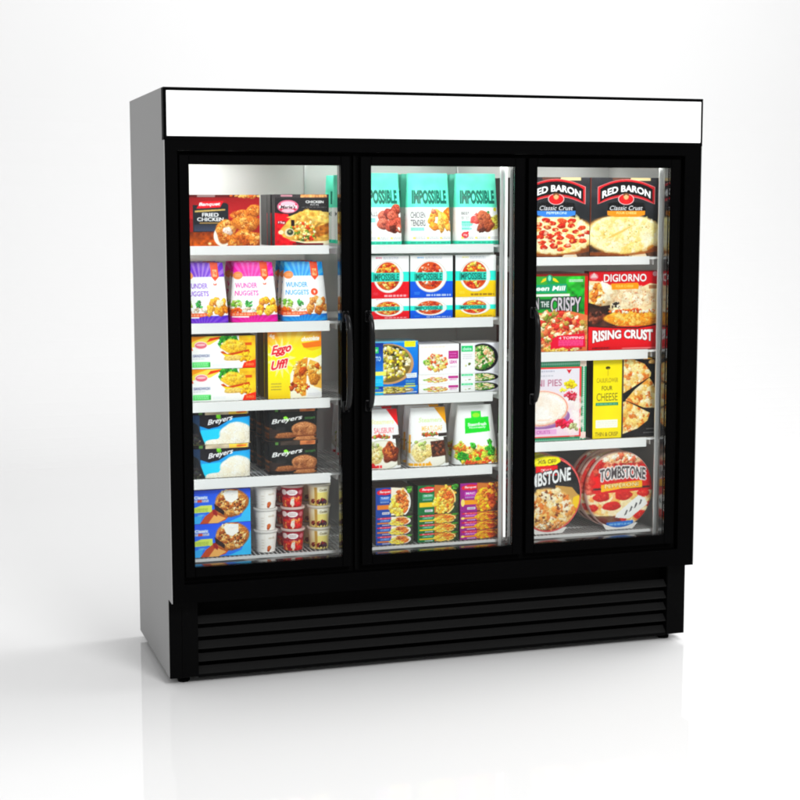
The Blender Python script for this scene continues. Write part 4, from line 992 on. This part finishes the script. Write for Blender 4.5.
DOORS = [(.050, .638, .083, .606, 'R'), (.676, 1.283, .714, 1.246, 'L'), (1.297, 1.896, 1.331, 1.858, 'L')]
Z0, Z1, OZ0, OZ1 = .392, 1.8205, .426, 1.789
for (x0, x1, a0, a1, hs) in DOORS:
    b = MB(); frame(b, x0, x1, Z0, Z1, a0, a1, OZ0, OZ1, .003, .0285, .002)
    d = b.build('door', M['black'], fz)
    b = MB(); b.box(a0 + .0003, a1 - .0003, .012, .016, OZ0 + .0003, OZ1 - .0003)
    b.build('glass_pane', M['glass'], d)
    b = MB(); e = .010       # bright inner edge of the insulated frame
    frame(b, a0 - .010, a1 + .010, OZ0 - .010, OZ1 + .010, a0 - .0005, a1 + .0005, OZ0 - .0005, OZ1 + .0005, .0287, .055, 0)
    b.build('inner_trim', M['steel'], d)
    hx = a1 + .013 if hs == 'R' else a0 - .014
    zc, hl = 1.116, .168
    pts, rr = [], []
    for i in range(25):
        t = -1 + 2 * i / 24
        pts.append((hx, .004 - .052 * (1 - abs(t) ** 5) ** .5 if abs(t) < 1 else .004, zc + hl * t))
        rr.append(.0115 - .002 * abs(t))
    b = MB(); b.tube(pts, rr, 14, 1.15)
    for s_ in (-1, 1): b.box(hx - .0125, hx + .0125, -.006, .0028, zc + s_ * (hl - .012) - .020, zc + s_ * (hl - .012) + .020, .003)
    b.build('handle', M['handle'], d)

# lit strips and posts behind the mullions
LED = [(.060, 'lit'), (.636, 'lit'), (.694, 'lit'), (1.2405, 'slim'), (1.318, 'lit'), (1.2255, 'post'), (1.8565, 'broad'), (1.915, 'lit')]
for x, kind in LED:
    b = MB()
    if kind in ('post', 'broad'):
        q_ = .0065 if kind == 'post' else .0085
        b.box(x - q_, x + q_, .0775, .085, .415, 1.80, .002)
        b.build('shelf_post', M['alu'], fz)
        continue
    hw_ = .0065 if kind == 'slim' else .012
    b.box(x - hw_, x + hw_, .076, .0955, .432, 1.795, .003)
    st = b.build('light_strip', M['alu'], fz)
    b = MB(); b.box(x - .0035, x + .0035, .070, .0757, .66 if kind != 'slim' else .445, 1.785, .001)
    b.build('diffuser', M['leddim' if kind == 'slim' else 'led'], st)
for x0, x1, y, k in ((.08, .36, .50, 'fill_bright'), (.62, 1.20, .56, 'fill_soft'), (1.30, 1.86, .56, 'fill_soft')):     # added ceiling lights, out of view, put in to brighten the back wall
    b = MB(); b.box(x0, x1, y, y + .03, 1.834, 1.8417, .001)
    st = b.build('added_ceiling_light', M['alu'], fz)
    b = MB(); b.box(x0 + .01, x1 - .01, y + .005, y + .025, 1.829, 1.8338, .001)
    b.build('diffuser', M[k], st)  # glowing face of the added light, hidden above the door opening
b = MB(); b.box(.10, 1.88, .062, .082, 1.800, 1.8145, .002)
st = b.build('light_strip', M['alu'], fz)
b = MB(); b.box(.12, 1.86, .064, .080, 1.793, 1.7997, .002)
b.build('diffuser', M['led'], st)

# shelves: wire deck (lower than the rail by a hair) with a white price rail
SH12, SH3 = [1.515, 1.252, .981, .713, .434], [1.465, 1.118, .785, .434]
BAYS = [(.056, .632, .072, .586, SH12), (.650, 1.246, .690, 1.199, SH12), (1.262, 1.862, 1.310, 1.820, SH3)]
for (x0, x1, r0, r1, zs) in BAYS:
    for k, z in enumerate(zs):
        last = k == len(zs) - 1
        b = MB()
        nw = int((x1 - x0) / .0155)
        for i in range(nw + 1):
            x = x0 + (x1 - x0) * i / nw
            b.box(x - .0016, x + .0016, .109, .66, z - .0050, z - .0020)
        for y in (.108, .24, .38, .52, .66):
            b.box(x0 - .003, x1 + .003, y - .0025, y + .0025, z - .0102, z - .0052)
        b.box(x0 - .003, x1 + .003, .1005, .1052, z - (.0115 if last else .0095), z - .0015)
        sf = b.build('shelf', M['wire'], fz)
        if not last:
            rh = .031 if k == 0 else .036
            b = MB(); b.box(r0, r1, .0900, .0935, z - rh + .002, z + .0015, .001); b.box(r0, r1, .0937, .0998, z - rh + .002, z - rh + .006)
            b.box(r0, r1, .0937, .0998, z - .0035, z + .0010)
            b.build('price_rail', M['white'], sf)
            for x in (x0 + .012, x1 - .012):
                b = MB(); b.box(x - .002, x + .002, .12, .66, z - .030, z - .0105)
                b.build('bracket', M['white'], sf)

# base with grille
b = MB()
b.box(.0284, .100, .0705, .14, .025, .3048, .002); b.box(1.906, W - .0284, .0705, .14, .025, .3048, .002)
b.box(-.0006, .100, .064, .0703, .025, .3046, .001); b.box(1.906, W + .0002, .064, .0703, .025, .3046, .001)
b.box(.044, .050, .0615, .0638, .03, .300)
b.box(.1002, 1.9058, .070, .14, .020, .031, .001); b.box(.1002, 1.9058, .0705, .14, .288, .3047, .001)
base = b.build('base_panel', M['blackgloss'], fz)
b = MB(); b.box(.1003, 1.9057, .130, .138, .0312, .2878); b.build('grille_backing', M['void'], base)
b = MB()
for k in range(5):
    z = .034 + .0448 * k
    b.poly([(.1004, .071, z), (1.9056, .071, z), (1.9056, .094, z + .021), (.1004, .094, z + .021)])
    b.poly([(.1004, .071, z), (1.9056, .071, z), (1.9056, .071, z - .003), (.1004, .071, z - .003)])
    b.poly([(.1004, .071, z - .003), (1.9056, .071, z - .003), (1.9056, .096, z + .018), (.1004, .096, z + .018)])
b.build('grille', M['slat'], base)
for x in (.055, 1.918):
    for y in (.115, .66):
        b = MB(); b.lathe([(.020, 0), (.022, .004), (.022, .012), (.012, .014), (.012, .0248)], 28, x, y)
        b.build('foot', M['blackgloss'], fz)

# ------------------------------------------------------------------ the goods
YF = .1205
_rnd = random.Random(7)
_protos = {}
def goods(name, maker, mat, x0, x1, z, y=YF, label='', cat='', group=None, jit=True, parts=()):
    """maker() -> PM; one mesh per design, shared by its repeats"""
    key = maker
    if key not in _protos: _protos[key] = maker().mesh(name)
    rz = R(_rnd.uniform(-.6, .6)) if jit else 0
    o = link(name, _protos[key], M[mat], None, ((x0 + x1) / 2, y + (_rnd.uniform(0, .003) if jit else 0), z), rz)
    tag(o, label, cat, group)
    return o

def once(f):
    c = []
    def g():
        if not c: c.append(f())
        return c[0]
    return g
def carton(name, artf, x0, x1, z, h, d, label, cat, group=None, side=None, top=None, deep=0, dlabel='', dgroup='', y=YF, gap=.004):
    w = x1 - x0
    mk = lambda: carton_mesh(artf(), w, d, h, side, top)
    o = goods(name, mk, 'card', x0, x1, z, y, label, cat, group)
    for i in range(deep):
        c = o.copy(); COL.objects.link(c)
        c.location = ((x0 + x1) / 2 + _rnd.uniform(-.003, .002), y + (i + 1) * (d + gap), z)
        c.rotation_euler = (0, 0, R(_rnd.uniform(-.8, .8)))
        tag(c, dlabel, cat, dgroup)
    return o
def pouch(name, artf, x0, x1, z, h, d, label, cat, group=None, topw=.86, topd=.22, e=3.2, deep=0, dlabel='', dgroup='', side=None, back=None, y=YF, rz=0):
    w = x1 - x0
    mk = lambda: shell_mesh(artf(), w, d, h, topw, topd, e, .0, back, side)
    o = goods(name, mk, 'film', x0, x1, z, y, label, cat, group)
    for i in range(deep):
        c = o.copy(); COL.objects.link(c)
        c.location = ((x0 + x1) / 2 + _rnd.uniform(.003, .008), y + (i + 1) * (d * .92), z)
        c.rotation_euler = (0, 0, R(_rnd.uniform(-1.5, 1.5)))
        tag(c, dlabel, cat, dgroup)
    return o

# bay 1, top shelf
z = 1.515
carton('meal_carton', art_fried, .083, .347, z, .175, .058, 'red carton of fried chicken on the top shelf behind the first door', 'carton', 'cartons on the top shelf', side=(38, 30, 32), deep=2, dlabel='fried chicken carton stacked out of sight behind the front red one', dgroup='cartons behind the fried chicken')
carton('meal_carton', art_potpie, .401, .594, z, .177, .050, 'black and red pot pie carton with a golden cut pie', 'carton', 'cartons on the top shelf', side=(46, 36, 40), deep=3, dlabel='dark side of a pot pie carton lined up behind the front pie carton', dgroup='cartons behind the pot pie')
# second shelf: nugget pouches
z = 1.252
NC = [((124, 62, 206), (84, 44, 190), 'purple', .073, .240), ((246, 20, 160), (190, 14, 130), 'pink', .246, .416), ((20, 150, 232), (24, 110, 190), 'bright blue', .427, .596)]
for i, (c, dk, nm, x0, x1) in enumerate(NC):
    pouch('nugget_pouch', (lambda c=c, dk=dk, i=i: art_nugget(c, dk, i, 5 + i)), x0, x1, z, .206, .085,
          f'white stand-up nugget pouch with {nm} bands and orange corner tab', 'pouch', 'nugget pouches', topw=.80, topd=.18, side=(150, 84, 40), back=(150, 84, 40),
          deep=2, dlabel=f'nugget pouch hidden behind the {nm} banded one, only its brown edge showing', dgroup=f'pouches behind the {nm} nuggets')
# third shelf
z = .981
carton('sandwich_carton', art_sandwich, .088, .327, z, .112, .10, 'lower of two yellow and white breakfast sandwich cartons', 'carton', 'sandwich cartons', side=(70, 50, 30), top=(60, 44, 30))
carton('sandwich_carton', art_sandwich, .088, .327, z + .1135, .112, .10, 'upper of two yellow and white breakfast sandwich cartons', 'carton', 'sandwich cartons', side=(70, 50, 30), top=(60, 44, 30))
carton('waffle_carton', art_waffle, .371, .564, z, .243, .052, 'tall yellow waffle carton with red script lettering', 'carton', 'waffle cartons', side=(150, 120, 44), deep=2, dlabel='waffle carton behind the front yellow one, only its side showing', dgroup='cartons behind the waffles')
# fourth shelf: ice cream tubs with lids
z = .713
def rtub(artf, x0, x1, z, h, d, lidmat_cols, label, group, kind):
    w = x1 - x0
    key = ('tub', kind)
    if key not in _protos:
        _protos[key] = shell_mesh(artf(), w, d, h - .014, 1.02, 1.02, 6).mesh('ice_cream_tub')
        la = Art(w * 1.04, .014, (0, 0, 100, 10), lidmat_cols[0], 9)
        la.rect(62, 0, 92, 10, lidmat_cols[1]); la.rect(74, 3, 90, 8, lidmat_cols[2]); la.noise(0, 0, 100, 10, 8, .25); la.rect(0, 0, 24, 10, (24, 22, 24)); la.rect(14, 2, 20, 9, (90, 130, 70))
        la.rect(94, 0, 100, 10, (30, 26, 26))
        _protos[(key, 'lid')] = shell_mesh(la, w * 1.04, d * 1.04, .014, 1, 1, 6, side=(26, 24, 24)).mesh('lid')
    o = link('ice_cream_tub', _protos[key], M['tub'], None, ((x0 + x1) / 2, YF, z), R(_rnd.uniform(-.8, .8)))
    tag(o, label, 'ice cream tub', group)
    link('lid', _protos[(key, 'lid')], M['tub'], o, (0, -d * .02, h - .0139))
    return o
va = once(lambda: art_icecream(0)); ch = once(lambda: art_icecream(1))
VL = [(186, 172, 150), (236, 190, 84), (226, 120, 50)]; CLd = [(70, 60, 54), (186, 120, 80), (160, 96, 60)]
rtub(va, .097, .309, z, .117, .13, VL, 'lower blue and black vanilla ice cream tub', 'ice cream tubs', 0)
rtub(va, .097, .309, z + .118, .117, .13, VL, 'upper blue and black vanilla ice cream tub', 'ice cream tubs', 0)
rtub(ch, .372, .551, z, .117, .12, CLd, 'lower black chocolate ice cream tub with brown scoop', 'ice cream tubs', 1)
rtub(ch, .372, .551, z + .118, .117, .12, CLd, 'upper black chocolate ice cream tub with brown scoop', 'ice cream tubs', 1)
for k in range(2):
    for zz, nm in ((z, 'lower'), (z + .118, 'upper')):
        o = rtub(ch, .372, .551, zz, .117, .12, CLd, f'{nm} black ice cream tub in the stacks behind the chocolate ones', 'tubs behind the chocolate ice cream', 1)
        o.location.y = YF + (k + 1) * .128
# bottom: cone cartons and pint cups
z = .434
carton('cone_carton', art_cone, .096, .303, z, .117, .11, 'lower blue carton of nut topped ice cream cones', 'carton', 'cone cartons', side=(40, 50, 90))
carton('cone_carton', art_cone, .096, .303, z + .1185, .117, .11, 'upper blue carton of nut topped ice cream cones', 'carton', 'cone cartons', side=(40, 50, 90))
cups = [once(lambda k=k: art_cup(k)) for k in range(3)]
def lidprof(): return [(.0385, 0), (.0440, .0005), (.0440, .0070), (.0425, .0085), (.0400, .0090), (.0385, .0078)]
CUPN = [('white vanilla', 'lidwhite'), ('dark red strawberry', 'lidred'), ('cream coloured fruit', 'cream')]
CUPX = [.3660, .4645, .5620]
for k in range(3):
    body = tub_mesh(cups[k](), .0335, .0400, .0700).mesh('ice_cream_cup')
    lb = MB(); lb.lathe(lidprof(), 48); lid = lb.mesh('lid')
    for row in range(2):
        for j in range(3):
            pos = ['bottom', 'middle', 'topmost'][j]
            zz = z + .0786 * j
            o = link('ice_cream_cup', body, M['tub'], None, (CUPX[k] + _rnd.uniform(-.001, .001), YF + .003 + row * .092, zz), R(_rnd.uniform(-6, 6)) * 0)
            tag(o, f'{pos} {CUPN[k][0]} ice cream cup of the front stack' if row == 0 else f'{pos} {CUPN[k][0]} ice cream cup of the stack behind the front one', 'ice cream cup', 'ice cream cups')
            link('lid', lid, M[CUPN[k][1]], o, (0, .0400, .0699))

# bay 2, top shelf: teal pouches
z = 1.515
PX = [(.702, .873), (.886, 1.058), (1.068, 1.243)]
PN = ['brown meatballs', 'golden chicken tenders', 'beef bites and a red drop']
for i in range(3):
    pouch('teal_pouch', (lambda i=i: art_pouch(i)), *PX[i], z, .253, .095, f'teal and white stand-up pouch picturing {PN[i]}', 'pouch', 'teal pouches', topw=.88, topd=.16,
          side=(40, 130, 90), back=(60, 170, 130), deep=5 if i == 0 else 2, dlabel=f'teal pouch in the row behind the one with {PN[i]}', dgroup=f'teal pouches behind the {PN[i]}')
# second shelf: bowl cartons
z = 1.252
BX = [(.741, .889), (.894, 1.054), (1.065, 1.220)]
BN = ['red', 'blue', 'yellow']
for i in range(3):
    carton('bowl_carton', (lambda i=i: art_bowl(i, .073)), *BX[i], z, .073, .13, f'squat {BN[i]} bowl carton under the taller {BN[i]} one', 'carton', 'bowl cartons', side=(24, 90, 80) if i == 1 else (60, 40, 34), deep=0)
    carton('bowl_carton', (lambda i=i: art_bowl(i, .151)), *BX[i], z + .0735, .151, .13, f'tall {BN[i]} and white bowl carton with teal name band', 'carton', 'bowl cartons', side=(24, 90, 80) if i == 1 else (60, 40, 34), deep=1 if i == 0 else 0,
           dlabel='red bowl carton hidden behind the front red one', dgroup='cartons behind the red bowls')
# third shelf
z = .981
carton('grain_carton', lambda: art_bluebowl(.031), .735, .922, z, .031, .12, 'flat blue grain bowl carton under the taller blue one', 'carton', 'grain bowl cartons', side=(10, 40, 80))
carton('grain_carton', lambda: art_bluebowl(.160), .735, .922, z + .0315, .160, .12, 'tall blue grain bowl carton beside the door handle', 'carton', 'grain bowl cartons', side=(10, 40, 80))
for (nm, f, x0, x1, lab) in (('pasta_carton', art_lean, .926, 1.079, 'white pasta carton with magenta panel'), ('salad_carton', art_steam, 1.087, 1.240, 'white salad bowl carton with green tag')):
    for j, (dz, h, pos) in enumerate(((0, .0335, 'bottom flat'), (.034, .0335, 'middle flat'), (.068, .109, 'tall top'))):
        carton(nm, (lambda f=f, h=h: f(h)), x0, x1, z + dz, h, .12, f'{pos} {lab}', 'carton', 'steam meal cartons', side=(90, 84, 86))
# fourth shelf: white meal pouches
z = .713
for i, (x0, x1, nm) in enumerate(((.714, .868, 'a red'), (.893, 1.052, 'an orange'))):
    pouch('meal_pouch', (lambda i=i: art_mealpouch(i)), x0, x1, z, .212, .088, f'white meal pouch with {nm} top corner', 'pouch', 'white meal pouches', topw=.84, topd=.18, side=(196, 30, 40) if i == 0 else (206, 190, 180), back=(200, 40, 40) if i == 0 else (200, 140, 60),
          deep=5 if i == 0 else 2, dlabel=f'white meal pouch in the row behind the one with {nm} corner', dgroup=f'pouches behind the one with {nm} corner')
pouch('vegetable_pouch', art_vegpouch, 1.066, 1.243, z, .214, .088, 'white vegetable pouch with bright green label and broccoli', 'pouch', 'white meal pouches', topw=.74, topd=.18, side=(206, 196, 190), back=(206, 196, 190),
      deep=2, dlabel='vegetable pouch in the row behind the front broccoli pouch', dgroup='pouches behind the broccoli pouch')
# bottom: dinner cartons in stacks of four
z = .434
DX = [(.763, .905), (.923, 1.079), (1.086, 1.248)]
DN = ['blue turkey dinner', 'green chicken dinner', 'purple pasta dinner']
for i in range(3):
    for j in range(3):
        carton('dinner_carton', (lambda i=i: art_dinner(i, .0335)), *DX[i], z + j * .034, .0335, .13, f"{['bottom', 'second', 'third'][j]} flat {DN[i]} carton, counted up its stack", 'carton', 'dinner cartons', side=[(70, 60, 56), (56, 66, 50), (96, 56, 44)][i])
    carton('dinner_carton', (lambda i=i: art_dinner(i, .107)), *DX[i], z + .1025, .107, .13, f'tall {DN[i]} carton on top of its stack', 'carton', 'dinner cartons', side=[(70, 60, 56), (56, 66, 50), (96, 56, 44)][i], top=(80, 60, 46))

# bay 3: pizzas
z = 1.465
carton('pizza_carton', lambda: art_baron(0), 1.312, 1.588, z, .291, .040, 'black pizza carton with pepperoni pizza and blue strip', 'carton', 'black pizza cartons', side=(70, 40, 34), deep=5, dlabel='black pizza carton in the row behind the pepperoni one', dgroup='cartons behind the pepperoni pizza')
carton('pizza_carton', lambda: art_baron(1), 1.591, 1.872, z, .291, .040, 'black pizza carton with cheese pizza and orange strip', 'carton', 'black pizza cartons', side=(110, 60, 44))
z = 1.118
carton('pizza_carton', art_crispy, 1.332, 1.586, z, .286, .042, 'green and red crispy pizza carton', 'carton', 'red pizza cartons', side=(96, 34, 24), deep=5, dlabel='pizza carton in the row behind the green and red one', dgroup='cartons behind the crispy pizza')
carton('pizza_carton', art_rising, 1.590, 1.874, z, .294, .042, 'red pizza carton with thick risen crust', 'carton', 'red pizza cartons', side=(110, 40, 34))
z = .785
carton('pie_carton', art_minipie, 1.335, 1.584, z, .301, .042, 'pale pink pie carton with green patterned border', 'carton', 'pie and pizza cartons', side=(96, 60, 44), deep=5, dlabel='pie carton in the row behind the pale pink one', dgroup='cartons behind the pie')
carton('pizza_carton', art_fourcheese, 1.613, 1.875, z, .299, .042, 'black and yellow pizza carton showing three slices', 'carton', 'pie and pizza cartons', side=(44, 40, 38), deep=2, dlabel='black pizza carton in the row behind the yellow banded one', dgroup='cartons behind the yellow banded pizza')
z = .434
for i, (x0, x1, lab) in enumerate(((1.306, 1.577, 'round black wrapped pizza with yellow tag and red rim'), (1.592, 1.872, 'round red wrapped pizza with sliced pepperoni and blue tag'))):
    hz = .295 if i == 0 else .299
    mk = disc_mesh(art_tomb(i), (x1 - x0) / 2, hz / 2, .032, (150, 110, 100) if i else (110, 90, 84)).mesh('wrapped_pizza')
    n = 5 if i == 0 else 4
    tab = MB(); tab.poly([(-.055, .012, -.001), (.055, .012, -.001), (.075, .012, .020), (-.070, .012, .022)]); tab.poly([(-.055, .016, -.001), (.055, .016, -.001), (.075, .016, .020), (-.070, .016, .022)])
    tm = tab.mesh('film_tab')
    for k in range(n):
        o = link('wrapped_pizza', mk, M['film'], None, ((x0 + x1) / 2 + (0 if k == 0 else _rnd.uniform(-.012, -.002)), YF + .004 + k * .042, z), 0)
        if k == 0: tag(o, lab, 'pizza', 'round wrapped pizzas')
        else: tag(o, ['wrapped pizza in the row behind the round black one', 'wrapped pizza in the row behind the round red one'][i], 'pizza', ['pizzas behind the black one', 'pizzas behind the red one'][i])
        if k == 0: link('film_tab', tm, M['lidwhite'], o, (0, -.008, 0))

# ------------------------------------------------------------------ light
w = bpy.data.worlds.new('World'); scene.world = w; w.use_nodes = True
bg = w.node_tree.nodes['Background']; bg.inputs[0].default_value = (1, 1, 1, 1); bg.inputs[1].default_value = 0.60
def area(name, loc, target, size, power, col=(1, 1, 1)):
    l = bpy.data.lights.new(name, 'AREA'); l.shape = 'DISK' if not isinstance(size, tuple) else 'RECTANGLE'
    if isinstance(size, tuple): l.size, l.size_y = size
    else: l.size = size
    l.energy = power; l.color = col
    o = bpy.data.objects.new(name, l); COL.objects.link(o); o.location = loc
    o.rotation_euler = (Vector(target) - Vector(loc)).to_track_quat('-Z', 'Y').to_euler()
    return o
area('softbox_side', (4.8, .4, 7.0), (.6, .3, .2), 5.5, 240)
area('softbox_back', (4.6, 1.2, 7.5), (4.2, 8.0, 2.6), 4.0, 230)
area('softbox_front', (1.8, -6.5, 5.2), (1.1, 0, 1.1), 2.6, 400)

# ------------------------------------------------------------------ camera
cam = bpy.data.cameras.new('camera'); co = bpy.data.objects.new('camera', cam); COL.objects.link(co)
f, C0 = 1591.891, Vector((-.88126, -5.282324, 1.63747))
yaw, pit, rol = .310824, -.118733, -.000779
fw = Vector((math.sin(yaw) * math.cos(pit), math.cos(yaw) * math.cos(pit), math.sin(pit)))
rt = Vector((math.cos(yaw), -math.sin(yaw), 0)); up = rt.cross(fw)
r2 = rt * math.cos(rol) + up * math.sin(rol); u2 = -rt * math.sin(rol) + up * math.cos(rol)
co.matrix_world = Matrix(((r2.x, u2.x, -fw.x, C0.x), (r2.y, u2.y, -fw.y, C0.y), (r2.z, u2.z, -fw.z, C0.z), (0, 0, 0, 1)))
cam.sensor_width = 36; cam.lens = f / 800 * 36; cam.clip_start = .1; cam.clip_end = 100
scene.camera = co
vs = scene.view_settings
scene.display_settings.display_device = 'sRGB'
vs.view_transform = 'Standard'; vs.look = 'None'; vs.exposure = 0; vs.gamma = 1; vs.use_curve_mapping = False
scene.render.engine = 'CYCLES'
cy = scene.cycles
cy.use_denoising = True
cy.pixel_filter_type = 'BLACKMAN_HARRIS'; cy.filter_width = 1.9
cy.max_bounces = 8; cy.diffuse_bounces = 4; cy.glossy_bounces = 4; cy.transparent_max_bounces = 12
